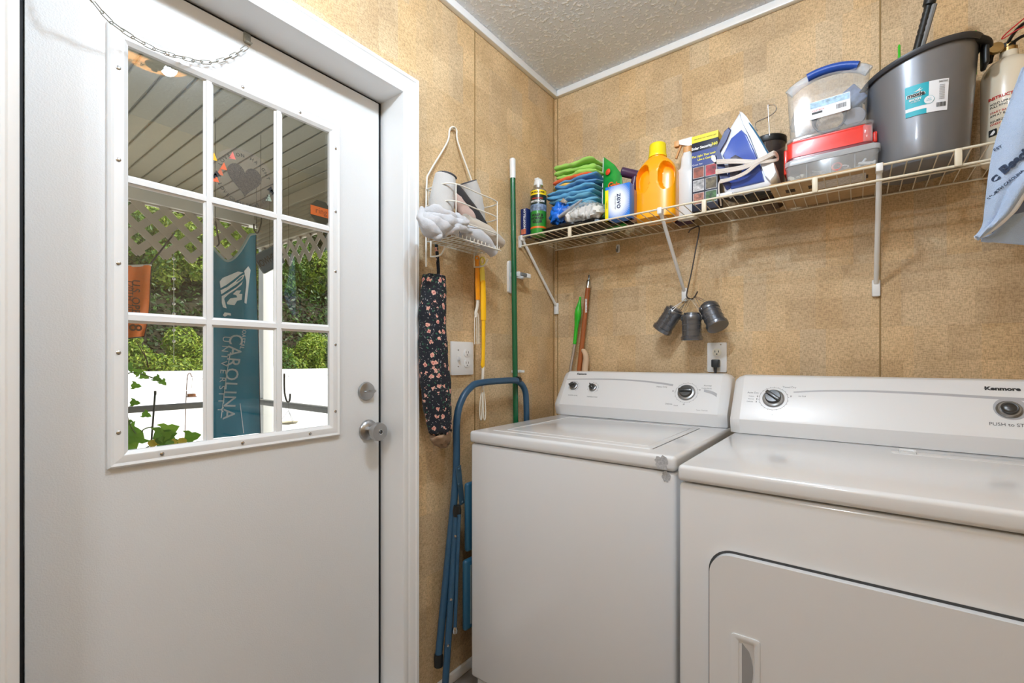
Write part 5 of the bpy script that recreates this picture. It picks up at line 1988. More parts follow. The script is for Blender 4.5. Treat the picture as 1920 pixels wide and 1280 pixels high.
# purple hair-dryer-like nozzle
t = thing('hair_dryer', 'dark purple hair dryer with round open nozzle beside the orange jug', 'hair dryer', at(1166, 322, 'y', -.17))
PUR = mat('dark_purple_plastic', srgb(74, 46, 78), .3, coat=.3)
bm = N()
M = Matrix.Rotation(math.radians(90), 4, 'X') @ Matrix.Rotation(math.radians(-40), 4, 'Y')
d_ = Vector((.75, .55, -.22)).normalized()
M = d_.to_track_quat('Z', 'Y').to_matrix().to_4x4()
lathe(bm, [(.012, .004), (.0125, -.002), (.0175, -.003), (.0185, .002), (.0185, .06), (.022, .10), (.022, .13)], 28, M)
obj('barrel', bm, PUR, t)
bm = N(); lathe(bm, [(.0122, .006), (.0121, .004)], 20, M @ Matrix.Translation((0, 0, .0))); obj('nozzle_opening', bm, BLACK, t)
bm = N(); tube(bm, catmull([(.045, .03, -.012), (.040, .025, -.05), (.035, .02, -.10), (.03, .02, t.location.z * -1 + DECK + .006)], 4), .013, 16); obj('grip', bm, PUR, t)

# zevo carton
zx0, zx1 = at(1134, 400, 'y', -.272).x, at(1177, 400, 'y', -.272).x
t = thing('refill_carton', 'blue and white zevo carton with bright yellow side strip', 'box', ((zx0 + zx1) / 2 + .006, -.252, DECK))
w_, dd, hh = .098, .045, .128
ZV = mat('carton_blue', srgb(20, 120, 214), .4)
bm = N(); bx(bm, (-w_ / 2, w_ / 2), (-dd / 2, dd / 2), (0, hh), .001); obj('carton', bm, ZV, t)
def burst():
    m = bpy.data.materials.new('white_sunburst_print')
    m.use_nodes = True
    nt = m.node_tree
    L = nt.links.new
    b = nt.nodes['Principled BSDF']
    b.inputs['Roughness'].default_value = .4
    tc = nt.nodes.new('ShaderNodeTexCoord')
    sp = nt.nodes.new('ShaderNodeSeparateXYZ')
    L(tc.outputs['Object'], sp.inputs[0])
    def mth(op, a, b_=None):
        n_ = nt.nodes.new('ShaderNodeMath'); n_.operation = op
        for i, v in enumerate((a, b_)):
            if v is None: continue
            if isinstance(v, (int, float)): n_.inputs[i].default_value = v
            else: L(v, n_.inputs[i])
        return n_.outputs[0]
    x = sp.outputs[0]; z = mth('SUBTRACT', sp.outputs[2], .066)
    z = mth('MULTIPLY', z, .78)
    r = mth('SQRT', mth('ADD', mth('MULTIPLY', x, x), mth('MULTIPLY', z, z)))
    a = mth('ARCTAN2', z, x)
    ray_ = mth('MULTIPLY', mth('SINE', mth('MULTIPLY', a, 60)), .002)
    rr = mth('ADD', r, ray_)
    rp = nt.nodes.new('ShaderNodeValToRGB')
    rp.color_ramp.elements[0].position = .030
    rp.color_ramp.elements[0].color = srgb(236, 242, 250)
    rp.color_ramp.elements[1].position = .056
    rp.color_ramp.elements[1].color = srgb(16, 116, 214)
    L(rr, rp.inputs[0])
    L(rp.outputs[0], b.inputs['Base Color'])
    return m
bm = N(); bx(bm, (-w_ / 2 + .014, w_ / 2 - .001), (-dd / 2 - .0006, -dd / 2), (.004, hh - .001)); obj('front_print', bm, burst(), t, 0)
bm = N(); bx(bm, (-w_ / 2 - .0008, -w_ / 2 + .013), (-dd / 2 - .0008, dd / 2), (0, hh - .012), .0005); obj('yellow_strip', bm, mat('strip_yellow', srgb(246, 226, 10), .4), t)
FR = frame_at((0, -dd / 2 - .001, 0), (1, 0, 0), (0, 0, 1))
text(t, 'zevo', FR @ Matrix.Translation((.008, .066, 0)) @ Matrix.Rotation(-PI / 2, 4, 'Z'), .030, mat('navy_print', srgb(28, 44, 90), .5), bold=.0003)
text(t, 'FLYING INSECT TRAP', FR @ Matrix.Translation((-.008, .062, 0)) @ Matrix.Rotation(-PI / 2, 4, 'Z'), .0052, GREYP)
text(t, '2 REFILLS', FR @ Matrix.Translation((-.0425, .060, 0.0005)) @ Matrix.Rotation(-PI / 2, 4, 'Z'), .007, mat('olive_print', srgb(120, 110, 10), .5))
t2 = boxlike('tan_carton', 'narrow brownish carton wedged between the zevo carton and the orange jug', 'box', .482, -.225, .020, .055, .115, mat('brown_pink_carton', srgb(180, 140, 120), .5))

# orange detergent jug
JO = mat('orange_jug_plastic', srgb(255, 172, 8), .3, coat=.25)
t = thing('detergent_jug', 'big orange laundry detergent jug with a yellow screw cap and moulded handle', 'jug', (.556, -.165, DECK), math.radians(4))
t.rotation_euler = (math.radians(-2), 0, math.radians(4))
jw, jd = .077, .052
def jug_ring(v):
    z = v * .235
    if v < .04: k = .93 + .07 * (v / .04)
    elif v < .70: k = 1
    else:
        q = (v - .70) / .30
        k = 1 - .60 * q ** 2.0
    kd = 1 if v < .7 else 1 - .40 * ((v - .7) / .3) ** 1.8
    return z, k, kd
bm = N()
rings = []
NV, NU = 90, 168
for j in range(NV + 1):
    v = j / NV
    z, k, kd = jug_ring(v)
    base = superring(0, 0, z, jw * k, jd * kd, NU, 3.2)
    ring = []
    for p in base:
        # two hollows left and right of the centre handle column (front and back)
        lx_ = abs(p.x) / jw
        ex = abs((lx_ / max(.5, k) - .58) / .36)
        ey = abs((v - .645) / .235)
        rr = ex ** 2.4 + ey ** 2.4
        if rr < 1 and abs(p.y) > .004:
            q = min(1, (1 - rr) / .42)
            q = q * q * (3 - 2 * q)
            p = Vector((p.x, math.copysign(max(.004, abs(p.y) - .036 * q), p.y), p.z))
        ring.append(p)
    rings.append(ring)
loft(bm, rings)
obj('jug_body', bm, JO, t, 60)
bm = N(); lathe(bm, [(.030, .228), (.031, .240), (.030, .246)], 36); obj('neck', bm, JO, t)
bm = N()
rr0 = []
for j, (r, z) in enumerate([(.0335, .240), (.0345, .246), (.0315, .252), (.0300, .286), (.0290, .291), (.026, .293), (.004, .293)]):
    rr0.append([Vector((math.cos(2 * PI * k / 80) * (r + (.0006 if (k % 2 and 1 < j < 5) else 0)), math.sin(2 * PI * k / 80) * (r + (.0006 if (k % 2 and 1 < j < 5) else 0)), z)) for k in range(80)])
loft(bm, rr0)
obj('screw_cap', bm, mat('yellow_cap_plastic', srgb(248, 226, 24), .35), t, 50)

# spray bottle
t = thing('trigger_bottle', 'white spray bottle with a tan trigger nozzle right of the orange jug', 'spray bottle', (.655, -.115, DECK))
bm = N()
rings = [superring(0, 0, z, a, b_, 32, 2.6) for z, a, b_ in ((0, .036, .026), (.004, .040, .029), (.165, .040, .029), (.182, .036, .027), (.190, .026, .022), (.205, .0235, .020), (.232, .0215, .0185), (.240, .016, .016), (.248, .0145, .0145))]
loft(bm, rings)
obj('bottle', bm, WHITEPL, t, 50)
bm = N(); lathe(bm, [(.0155, .246), (.0165, .252), (.0155, .268), (.010, .270)], 24); obj('collar', bm, mat('tan_plastic', srgb(222, 168, 112), .45), t)
bm = N()
loft(bm, [[Vector((x, y, z)) for x, z in prof_] for y, prof_ in ((-.010, [(-.030, .300), (-.028, .284), (.004, .270), (.028, .268), (.034, .282), (.020, .300)]), (.010, [(-.030, .300), (-.028, .284), (.004, .270), (.028, .268), (.034, .282), (.020, .300)]))])
obj('sprayer_head', bm, WHITEPL, t, 20)
bm = N(); bx(bm, (-.048, -.029), (-.010, .010), (.279, .302), .003)
tube(bm, catmull([(-.022, 0, .285), (-.030, 0, .268), (-.040, 0, .245), (-.043, 0, .238)], 4), .0045, 8, flat=(1, 1.3, (1, 0, 0)))
obj('trigger', bm, mat('tan_plastic'), t, 40)

t = boxlike('purple_box', 'dark purple patterned box low on the shelf behind the orange jug', 'box', .628, -.060, .060, .05, .125, mat('purple_carton', srgb(66, 40, 70), .5, vary=.6, vscale=60))

# solar light carton
sx0 = at(1302, 399, 'z', DECK)
t = thing('solar_light_carton', 'tall navy and black solar security light carton with a yellow top', 'box', (.735, -.150, DECK))
w_, dd, hh = .088, .075, .268
bm = N(); bx(bm, (-w_ / 2, w_ / 2), (-dd / 2, dd / 2), (0, hh), .001); obj('carton', bm, mat('navy_black_carton', srgb(20, 24, 46), .4), t)
F0 = -dd / 2
bm = N(); bx(bm, (-w_ / 2 - .0004, w_ / 2 + .0004), (F0 - .0005, dd / 2 + .0004), (hh - .024, hh + .0004)); obj('yellow_top_band', bm, mat('carton_yellow', srgb(238, 220, 30), .4), t, 0)
bm = N(); bx(bm, (-w_ / 2, w_ / 2), (F0 - .0005, F0), (hh - .110, hh - .056)); obj('blue_band', bm, mat('carton_royal', srgb(30, 52, 130), .4), t, 0)
FR = frame_at((0, F0 - .001, 0), (1, 0, 0), (0, 0, 1))
YP = mat('yellow_print', srgb(240, 226, 60), .5)
T_ = lambda x, z: FR @ Matrix.Translation((x, z, 0))
text(t, 'Ultra Bright Solar Security Light', T_(0, hh - .012), .0058, mat('olive_print'))
text(t, 'Solar Security', T_(-.010, hh - .045), .0125, WHTP, bold=.0005)
text(t, '360', T_(.032, hh - .044), .0135, YP, bold=.0005)
text(t, 'The Light That Looks', T_(-.002, hh - .074), .0098, YP, bold=.0003)
text(t, 'Like a Camera', T_(.004, hh - .087), .0098, YP, bold=.0003)
text(t, 'Great For:', T_(-.024, hh - .103), .0085, WHTP)
rnd = random.Random(3)
PC = [(150, 80, 60), (180, 50, 60), (200, 196, 196), (110, 96, 70), (170, 110, 90), (70, 110, 60), (120, 90, 80), (60, 80, 120)]
k = 0
for r in range(3):
    for c in range(2):
        x0 = -w_ / 2 + .004 + c * .042
        z0 = hh - .152 - r * .046
        bm = N(); bx(bm, (x0, x0 + .038), (F0 - .0007, F0), (z0, z0 + .040))
        pp = obj('photo_panel', bm, mat('panel_frame_print', srgb(205, 205, 210), .5), t, 0)
        bm = N(); bx(bm, (x0 + .0015, x0 + .0365), (F0 - .0010, F0 - .0006), (z0 + .0015, z0 + .0385))
        obj('picture', bm, mat('picture_%d' % k, srgb(*PC[k]), .5, vary=.85, vscale=45 + 9 * k), pp, 0)
        k += 1
text(t, 'SOLAR', frame_at((w_ / 2 + .0006, 0, hh - .06), (0, 1, 0), (0, 0, 1)), .014, YP)

# steam iron standing on its heel, cord wrapped round
t = thing('steam_iron', 'blue and white steam iron standing on its heel with its pale cord wrapped round', 'iron', (0, 0, DECK))
IB = mat('translucent_blue_plastic', srgb(66, 92, 178), .2, coat=.6)
IDB = mat('navy_grip_plastic', srgb(46, 58, 112), .4)
IW = mat('iron_white_plastic', srgb(232, 234, 240), .3)
iy = -.225
def I(px, py, y=iy):
    return at(px, py, 'y', y) - Vector((0, 0, DECK))
def islab(pts, y0, y1, m, nm, par=None, bev=.004):
    bm = N()
    P0 = [I(*p, iy) for p in pts]
    n_ = len(P0)
    A = [Vector((p.x, y0, p.z)) for p in P0]
    B = [Vector((p.x, y1, p.z)) for p in P0]
    c = sum(A, Vector()) / n_
    def inset(L__, q, y):
        return [Vector((c.x + (p.x - c.x) * q, y, c.z + (p.z - c.z) * q)) for p in L__]
    loft(bm, [inset(A, .93, y0), inset(A, .985, y0 + bev * .5), inset(A, 1, y0 + bev * 1.6), inset(A, 1, y1 - bev * 1.6), inset(A, .985, y1 - bev * .5), inset(A, .93, y1)])
    return obj(nm, bm, m, par or t, 45)
islab([(1391, 219), (1396, 220), (1404, 228), (1424, 258), (1445, 293), (1456, 315), (1461, 336), (1457, 344), (1450, 352), (1440, 342), (1428, 310), (1412, 268), (1397, 240)], iy - .052, iy + .052, IW, 'soleplate_body', bev=.012)
islab([(1391, 219), (1398, 240), (1412, 272), (1420, 295), (1429, 320), (1440, 350), (1441, 347), (1368, 372), (1365, 366), (1436, 345), (1418, 296), (1401, 258), (1391, 247), (1380, 258), (1362, 285), (1356, 286), (1372, 245)], iy - .043, iy + .043, IW, 'white_shell', bev=.006) if False else None
shell = islab([(1391, 219), (1398, 236), (1412, 268), (1426, 305), (1446, 348), (1452, 350), (1450, 356), (1402, 366), (1368, 371), (1362, 364), (1358, 338), (1352, 310), (1356, 284), (1372, 250)], iy - .040, iy + .040, IW, 'white_shell', bev=.010)
islab([(1395, 252), (1405, 262), (1418, 290), (1430, 318), (1438, 348), (1400, 357), (1376, 362), (1366, 345), (1374, 322), (1360, 300), (1376, 268)], iy - .047, iy + .047, IB, 'water_tank', bev=.008)
islab([(1372, 248), (1376, 252), (1368, 272), (1356, 292), (1362, 310), (1372, 345), (1378, 358), (1368, 364), (1356, 345), (1350, 318), (1346, 298), (1354, 278), (1364, 256)], iy - .050, iy + .024, IDB, 'handle_grip', bev=.008)
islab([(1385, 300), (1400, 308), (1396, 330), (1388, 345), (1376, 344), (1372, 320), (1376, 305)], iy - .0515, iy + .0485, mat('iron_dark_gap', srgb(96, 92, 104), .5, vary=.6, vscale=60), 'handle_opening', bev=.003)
islab([(1341, 300), (1350, 301), (1352, 312), (1346, 314), (1340, 308)], iy - .05, iy - .03, STEEL, 'cord_guard', bev=.003)
bm = N()
tube(bm, catmull([I(1391, 219, iy - .03), I(1404, 230, iy - .05), I(1424, 259, iy - .055), I(1444, 294, iy - .055)], 5), .0022, 6)
obj('soleplate_edge', bm, mat('soleplate_teal', srgb(40, 96, 130), .3, metal=.4), t)
bm = N()
CRD = mat('pale_cord', srgb(222, 212, 204), .5)
rnd = random.Random(9)
for k in range(4):
    o = k * 2.2
    tube(bm, catmull([I(1344, 300 + o, iy - .058), I(1380, 299 + o, iy - .066 - k * .001), I(1420, 301 + o * .8, iy - .066), I(1452, 299 + o * .5, iy - .05), I(1459, 294 + o * .6, iy - .02), I(1452, 284 + o, iy - .058), I(1440, 289 + o, iy - .064), I(1400, 308 + o, iy - .068 - k * .001), I(1370, 315 + o, iy - .066), I(1342, 319 + o, iy - .055)], 5), .0024, 7)
for k in range(3):
    o = k * 2.4
    tube(bm, catmull([I(1450, 288 + o, iy - .055), I(1425, 300 + o, iy - .066), I(1400, 320 + o, iy - .072), I(1375, 332 + o * .8, iy - .068), I(1350, 338 + o, iy - .06)], 5), .0024, 7)
tube(bm, catmull([I(1352, 337, iy - .06), I(1348, 345, iy - .058), I(1348, 360, iy - .055), I(1350, 370, iy - .05), I(1352, 385, iy - .02)], 5), .0026, 7)
obj('wrapped_cord', bm, CRD, t)
bm = N()
bx(bm, (I(1350, 375).x, I(1380, 375).x), (iy - .055, iy - .030), (.004, .016), .004)
obj('cord_plug', bm, IW, t)

# dark base item behind the iron and a lantern with wire handle
t = thing('black_lantern_cup', 'black capped glass jar with a bent wire handle behind the iron', 'jar', at(1440, 360, 'y', -.085))
t.location.z = DECK
o_ = Vector(t.location)
JX = at(1441, 262, 'y', -.085).x - o_.x
jt = at(1441, 246, 'y', -.13).z - DECK - .01
bm = N(); lathe(bm, [(.046, 0), (.048, .006), (.050, jt - .05), (.052, jt - .022)], 36, Matrix.Translation((JX, 0, 0))); obj('smoked_jar', bm, glass_mat('smoked_glass', (.42, .34, .34, 1), 1.2, .03, 1.5, .15, (.3, .22, .2, 1)), t)
bm = N(); lathe(bm, [(.053, jt - .024), (.055, jt - .020), (.055, jt - .004), (.050, jt), (.002, jt)], 36, Matrix.Translation((JX, 0, 0))); obj('black_lid', bm, BLACK, t)
bm = N()
W_ = lambda px, py, y=-.14: at(px, py, 'y', y) - o_
tube(bm, catmull([W_(1443, 254), W_(1442, 240), W_(1440, 200), W_(1442, 197), W_(1452, 197), W_(1456, 203), W_(1452, 211), W_(1440, 219), W_(1424, 226), W_(1417, 231), W_(1416, 238), W_(1420, 245)], 5), .0016, 7)
obj('wire_handle', bm, STEEL, t)
bm = N()
lump(bm, (0, 0, .022), .085, .05, .022, 31, .2, 30, 10, 2, .001)
tag(obj('black_cord_bundle', bm, mat('black_rubber', srgb(26), .5), None, 50, (.885, -.20, DECK)), 'low black bundle under the iron, seen through the wires', 'cord')

# cardboard flat under the cases
CB = mat('brown_cardboard', srgb(190, 156, 112), .8, vary=.12, vscale=40)
t = boxlike('cardboard_box', 'flat brown cardboard box under the red and clear parts cases', 'box', 1.085, -.150, .275, .26, .010, CB, part='cardboard')
for k in range(4):
    bm = N(); bx(bm, (-.10 + k * .06, -.075 + k * .06), (-.08, -.05), (-.0006, 0)); obj('printed_mark', bm, mat('box_print', srgb(60, 44, 30), .7), t, 0)
bm = N(); bx(bm, (-.02, .10), (-.10, -.03), (-.0008, 0)); obj('paper_label', bm, mat('paper_label_print', srgb(214, 206, 196), .7, vary=.3, vscale=150), t, 0)
Z1 = DECK + .010

# clear compartment organiser
ox0, ox1 = at(1470, 325, 'y', -.262).x, at(1652, 300, 'y', -.262).x
ow = ox1 - ox0
t = thing('parts_organizer', 'clear compartment organizer of small parts under the red case', 'organizer', ((ox0 + ox1) / 2, -.195, Z1))
oh = .068
od = .135
bm = N()
loft(bm, [[Vector((x, y, 0)) for x, y in rrect(ow * .94, od * .92, .012)], [Vector((x, y, .050)) for x, y in rrect(ow * .97, od * .97, .014)]], cap=False)
bmesh.ops.contextual_create(bm, geom=[e for e in bm.edges if all(abs(v.co.z) < 1e-6 for v in e.verts)])
bmesh.ops.solidify(bm, geom=list(bm.faces), thickness=.0012)
obj('tray', bm, CLEARP, t, 50)
bm = N(); prism(bm, rrect(ow, od, .016), .016, Matrix.Translation((0, 0, .050)), .004); obj('lid', bm, FROSTP, t, 50)
bm = N()
for k in range(1, 4):
    x = -ow / 2 + ow * k / 4
    bx(bm, (x - .0008, x + .0008), (-od * .44, od * .44), (.002, .049))
obj('divider', bm, FROSTP, t, 0)
rnd = random.Random(21)
for c in range(4):
    bm = N()
    x0 = -ow / 2 + ow * c / 4 + .008
    x1 = x0 + ow / 4 - .016
    for k in range(16):
        x, y = rnd.uniform(x0 + .006, x1 - .006), rnd.uniform(-od * .40, 0)
        z = .006 + rnd.uniform(0, .020)
        R_ = Matrix.Translation((x, y, z)) @ Matrix.Rotation(rnd.uniform(0, 3), 4, rnd.choice('XYZ'))
        if c == 0:
            lathe(bm, [(.002, 0), (.006, .001), (.006, .005), (.002, .006)], 10, R_)
        elif c == 1:
            tube(bm, [R_ @ Vector((-.010, 0, 0)), R_ @ Vector((.010, 0, 0))], .0022, 6)
        elif c == 2:
            lathe(bm, [(.004, 0), (.008, .001), (.008, .004), (.004, .005)], 12, R_, cap=False)
        else:
            tube(bm, [R_ @ Vector((-.014, 0, 0)), R_ @ Vector((.014, 0, 0))], .0034, 6)
    o = obj('small_parts', bm, [mat('parts_cream', srgb(226, 218, 196), .5), mat('parts_steel', srgb(180), .3, metal=.8), mat('parts_mixed', srgb(214, 206, 206), .4), mat('parts_white', srgb(240), .5)][c], t, 40)
    o['kind'] = 'stuff'
bm = N(); lathe(bm, [(.009, 0), (.013, .001), (.013, .004), (.009, .005)], 20, Matrix.Translation((.016, -od * .42, .022)) @ Matrix.Rotation(1.4, 4, 'X'), cap=False); obj('red_washer', bm, mat('terracotta_ring', srgb(206, 96, 80), .5), t)

# red case
Z2 = Z1 + oh - .001
rx0, rx1 = at(1474, 262, 'y', -.25).x, at(1640, 245, 'y', -.25).x
t = thing('red_case', 'red plastic case with a clear rim lying on the clear organizer', 'case', ((rx0 + rx1) / 2, -.185, Z2))
rw, rd, rh = rx1 - rx0, .14, .070
RED = mat('bright_red_plastic', srgb(232, 52, 38), .3, coat=.3)
bm = N()
prism(bm, rrect(rw * .97, rd * .95, .016), rh * .80, Matrix.Translation((-.002, 0, .004)), .008)
obj('case_body', bm, RED, t, 50)
bm = N(); prism(bm, rrect(rw, rd, .020), .010, Matrix.Translation((0, 0, 0)), .003); obj('base_rim', bm, mat('maroon_rim', srgb(120, 34, 44), .3, coat=.3), t, 50)
bm = N(); prism(bm, rrect(rw, rd, .020), .010, Matrix.Translation((0, 0, rh * .86)), .003); obj('clear_lid_rim', bm, CLEARP, t, 50)
bm = N(); bx(bm, (rw / 2 - .026, rw / 2 - .004), (-rd / 2 - .002, -rd / 2 + .012), (.008, .058), .004); obj('clear_latch', bm, CLEARP, t, 50)
bm = N(); bx(bm, (rw / 2 - .004, rw / 2 + .006), (-.05, .05), (.010, .040), .003); bx(bm, (-rw / 2 - .008, -rw / 2 + .003), (-.05, .05), (-.030, .046), .003); obj('side_hinge', bm, RED, t, 50)

# clear storage tote with blue handle, standing on the red case
Z3 = Z2 + rh * .86 + .010
t = thing('storage_tote', 'clear plastic carry box with curved blue handle standing on the red case', 'storage box', (1.092, -.20, Z3))
sw, sdp, shh = .205, .09, .160
def tote_ring(v, grow=1.0):
    z = v * shh
    w__ = sw * (.91 + .09 * v) * grow
    return [Vector((x, y, z)) for x, y in rrect(w__, sdp * (.95 + .05 * v) * grow, .016)]
bm = N(); loft(bm, [tote_ring(v) for v in (0, .3, .6, 1)], cap=True); obj('clear_body', bm, CLEARP, t, 50)
bm = N()
arcp = []
for k in range(17):
    u = -1 + 2 * k / 16
    arcp.append(Vector((u * sw * .49, 0, shh + .002 + .036 * (1 - u * u) ** .8)))
tube(bm, arcp, .009, 10, flat=(1.0, 1.6, (0, 1, 0)))
obj('clear_handle_frame', bm, FROSTP, t, 50)
bm = N()
sub = [Vector((p.x, p.y - .003, p.z + .003)) for p in arcp[4:15]]
tube(bm, sub, .0135, 14, flat=(1.3, .95, (0, 1, 0)))
obj('blue_handle_grip', bm, mat('royal_blue_grip', srgb(36, 78, 168), .35), t, 50)
bm = N()
M = frame_at((.008, -sdp / 2 - .0022, .070), (1, 0, .02), (0, .02, 1))
prism(bm, rrect(.098, .052, .003), .0006, M)
lb = obj('paper_label', bm, mat('label_white', srgb(236, 238, 244), .5), t, 0)
Ms = lambda x, z: M @ Matrix.Translation((x, z, .0008))
bm = N()
rnd = random.Random(2)
x = .016
while x < .040:
    ww = rnd.uniform(.0005, .0014)
    bx(bm, (x, x + ww), (-.014, -.001), (0, .0002), M=Ms(0, 0))
    x += ww + rnd.uniform(.0006, .0012)
obj('barcode', bm, BLKP, lb, 0)
bm = N(); bx(bm, (-.044, -.018), (-.012, -.006), (0, .0002), M=Ms(0, 0)); obj('black_bar_print', bm, BLKP, lb, 0)
text(lb, 'CLIP BOX', Ms(-.028, -.002), .007, mat('red_print'), h=.0002)
bm = N(); bx(bm, (-.048, .048), (.006, .024), (0, .0001), M=Ms(0, 0)); obj('blue_header_print', bm, mat('label_sky', srgb(170, 204, 232), .5, vary=.4, vscale=120), lb, 0)
# contents of the tote, each a thing of its own
c0_ = Vector((1.092, -.20, Z3))
bm = N()
for k in range(7):
    r = .042 - k * .0008
    tube(bm, [Vector((math.cos(a * PI / 12) * r, -.016 + k * .004, math.sin(a * PI / 12) * r)) for a in range(24)], .0028, 6, closed=True)
tag(obj('coiled_cable', bm, mat('dark_cable', srgb(82, 84, 90), .5), None, 60, c0_ + Vector((.006, 0, .050))), 'dark coiled cable inside the clear carry box behind its label', 'cable')
bm = N()
lump(bm, (0, 0, 0), .036, .028, .050, 41, .35, 30, 20, 3.5)
tag(obj('film_roll', bm, CFILM, None, 60, c0_ + Vector((-.055, 0, .068))), 'crumpled clear film ball inside the carry box at its left', 'film')
bm = N()
lathe(bm, [(.010, -.004), (.026, -.004), (.028, 0), (.026, .004), (.010, .004)], 24, Matrix.Rotation(1.57, 4, 'X'))
tag(obj('grey_reel', bm, mat('grey_reel_plastic', srgb(120, 116, 122), .4), None, 50, c0_ + Vector((.066, -.012, .034))), 'grey plastic reel inside the carry box at its lower right', 'reel')
bm = N()
bx(bm, (-.022, .022), (-.014, .014), (-.030, .030), .005, 2, Matrix.Rotation(-.6, 4, 'Y'))
tag(obj('red_blue_gadget', bm, mat('slate_blue_gadget', srgb(110, 130, 168), .4, vary=.5, vscale=60), None, 50, c0_ + Vector((.064, .005, .100))), 'small blue and red gadget inside the carry box at its upper right', 'gadget')

# ---- grey bucket
BK = mat('metallic_grey_plastic', srgb(118, 120, 126), .32, metal=.35, coat=.2)
bxc, byc = 1.302, -.162
t = thing('bucket', 'large metallic grey plastic bucket with teal and white label', 'bucket', (bxc, byc, DECK), 0)
bh = .285
rb, rt = .100, .124
bm = N()
lathe(bm, [(rb - .004, 0), (rb, .003), (rb + .004, .02), (rb + (rt - rb) * .25, bh * .22), (rt - .004, bh * .92), (rt - .002, bh)], 72, cap=False)
lathe(bm, [(rb - .004, 0), (.001, .002)], 72, cap=False)
lathe(bm, [(rt - .004, bh), (rt - .007, bh * .9), (rb - .003, .006), (.001, .005)], 72, cap=False)
bmesh.ops.remove_doubles(bm, verts=bm.verts, dist=.0002)
def skew(bm):
    for v in bm.verts:
        v.co.z *= 1 + .085 * v.co.x / rt
skew(bm)
body = obj('bucket_body', bm, BK, t, 60)
bm = N()
for v in []: pass
lathe(bm, [(rt - .005, bh - .004), (rt + .004, bh - .010), (rt + .008, bh - .004), (rt + .008, bh + .003), (rt, bh + .006), (rt - .006, bh + .003)], 72, cap=False)
skew(bm)
obj('rolled_rim', bm, mat('dark_grey_rim', srgb(52, 54, 60), .4), t, 60)
bm = N()
hpts = []
for k in range(25):
    a = PI * k / 24
    hpts.append(Vector((-math.cos(a) * (rt + .013), -.055 * math.sin(a) - .02, bh - .022 + .030 * math.sin(a))))
tube(bm, hpts, .006, 10, flat=(1, 1.5, (0, 0, 1)))
for s in (-1, 1):
    bx(bm, (s * (rt + .007) - .006, s * (rt + .007) + .006), (-.035, .012), (bh - .065, bh - .002), .005)
skew(bm)
obj('bail_handle', bm, BLACK, t, 50)
# wrapped label
def on_bucket(px, z, lift=0):
    """angle on the bucket wall from an x offset"""
    r = rb + (rt - rb) * min(1, z / (bh * .92)) + .0006 + lift
    a = px / .115
    return Vector((math.sin(a) * r, -math.cos(a) * r, z))
LANG = .14
def wraplabel(nm, x0, x1, z0, z1, m, par, lift=0, edge=None):
    bm = N()
    nu, nv = 18, 8
    g_ = [[bm.verts.new(on_bucket(x0 + (x1 - x0) * i / nu, z0 + (z1 - z0) * j / nv, lift)) for j in range(nv + 1)] for i in range(nu + 1)]
    fs = []
    for i in range(nu):
        for j in range(nv):
            if edge and not edge(x0 + (x1 - x0) * (i + .5) / nu, z0 + (z1 - z0) * (j + .5) / nv): continue
            fs.append(bm.faces.new((g_[i][j], g_[i + 1][j], g_[i + 1][j + 1], g_[i][j + 1])))
    bm.normal_update()
    bmesh.ops.solidify(bm, geom=fs, thickness=.0003)
    for v in list(bm.verts):
        if not v.link_faces: bm.verts.remove(v)
    return obj(nm, bm, m, par, 60)
xl0, xl1, zl0, zl1 = -.035, .052, .118, .196
TL = mat('label_teal', srgb(8, 170, 190), .4)
lab = wraplabel('label', xl0, xl1, zl0, zl1, mat('label_white'), t)
wraplabel('teal_field', xl0, .012, zl0 + .022, zl1, TL, lab, .0004)
wraplabel('teal_stripe', xl0, .008, zl0, zl0 + .013, TL, lab, .0004)
def btext(s, x, z, size, m, **k):
    a = x / .115
    r = rb + (rt - rb) * z / (bh * .92) + .0022
    sl = Vector((math.sin(a) * (rt - rb) / (bh * .92), -math.cos(a) * (rt - rb) / (bh * .92), 1)).normalized()
    M = frame_at((math.sin(a) * r, -math.cos(a) * r, z), (math.cos(a), math.sin(a), 0), sl)
    return text(lab, s, M, size, m, wrap=r, h=.0003, **k)
for dx in (-.0007, .0007):
    btext('moxie', -.0135 + dx, .1705, .0138, WHTP, bold=.0014)
o = btext('moxie', -.0135, .1705, .0138, BLKP, bold=.0006)
for v in o.data.vertices: v.co += Vector((0, -.0009, 0))
btext('BUCKET', -.0145, .1590, .0066, WHTP, bold=.0003)
btext('CUBETA', -.0145, .1530, .0050, WHTP)
btext('0423233', .040, .190, .0055, BLKP)
for k in range(9):
    btext('llllllllllll', .038, .181 - k * .0042, .0028, GREYP, sx=1.6)
bm = N()
x = .028
rnd = random.Random(5)
while x < .048:
    ww = rnd.uniform(.0004, .0011)
    a0, a1 = on_bucket(x, .128, .001), on_bucket(x + ww, .128, .001)
    b0, b1 = on_bucket(x, .139, .001), on_bucket(x + ww, .139, .001)
    loft(bm, [[a0, a1, a1 + Vector((0, .0002, 0)), a0 + Vector((0, .0002, 0))], [b0, b1, b1 + Vector((0, .0002, 0)), b0 + Vector((0, .0002, 0))]])
    x += ww + rnd.uniform(.0005, .001)
obj('barcode', bm, BLKP, lab, 0)
for (x, z, r, m) in ((.0125, .150, .0105, TL), (.0125, .150, .0098, mat('label_white'))):
    p = on_bucket(x, z, .0009 if m is TL else .0013)
    bm = N(); lathe(bm, [(r, 0), (r, .0002)], 24, frame_at(p, (math.cos(x / .115), math.sin(x / .115), 0), (0, -.15, 1))); obj('round_badge', bm, m, lab, 0)
btext('DURABLE', .0125, .1525, .0028, TL)
btext('HANDLE', .0125, .1485, .0028, TL)
bm = N()
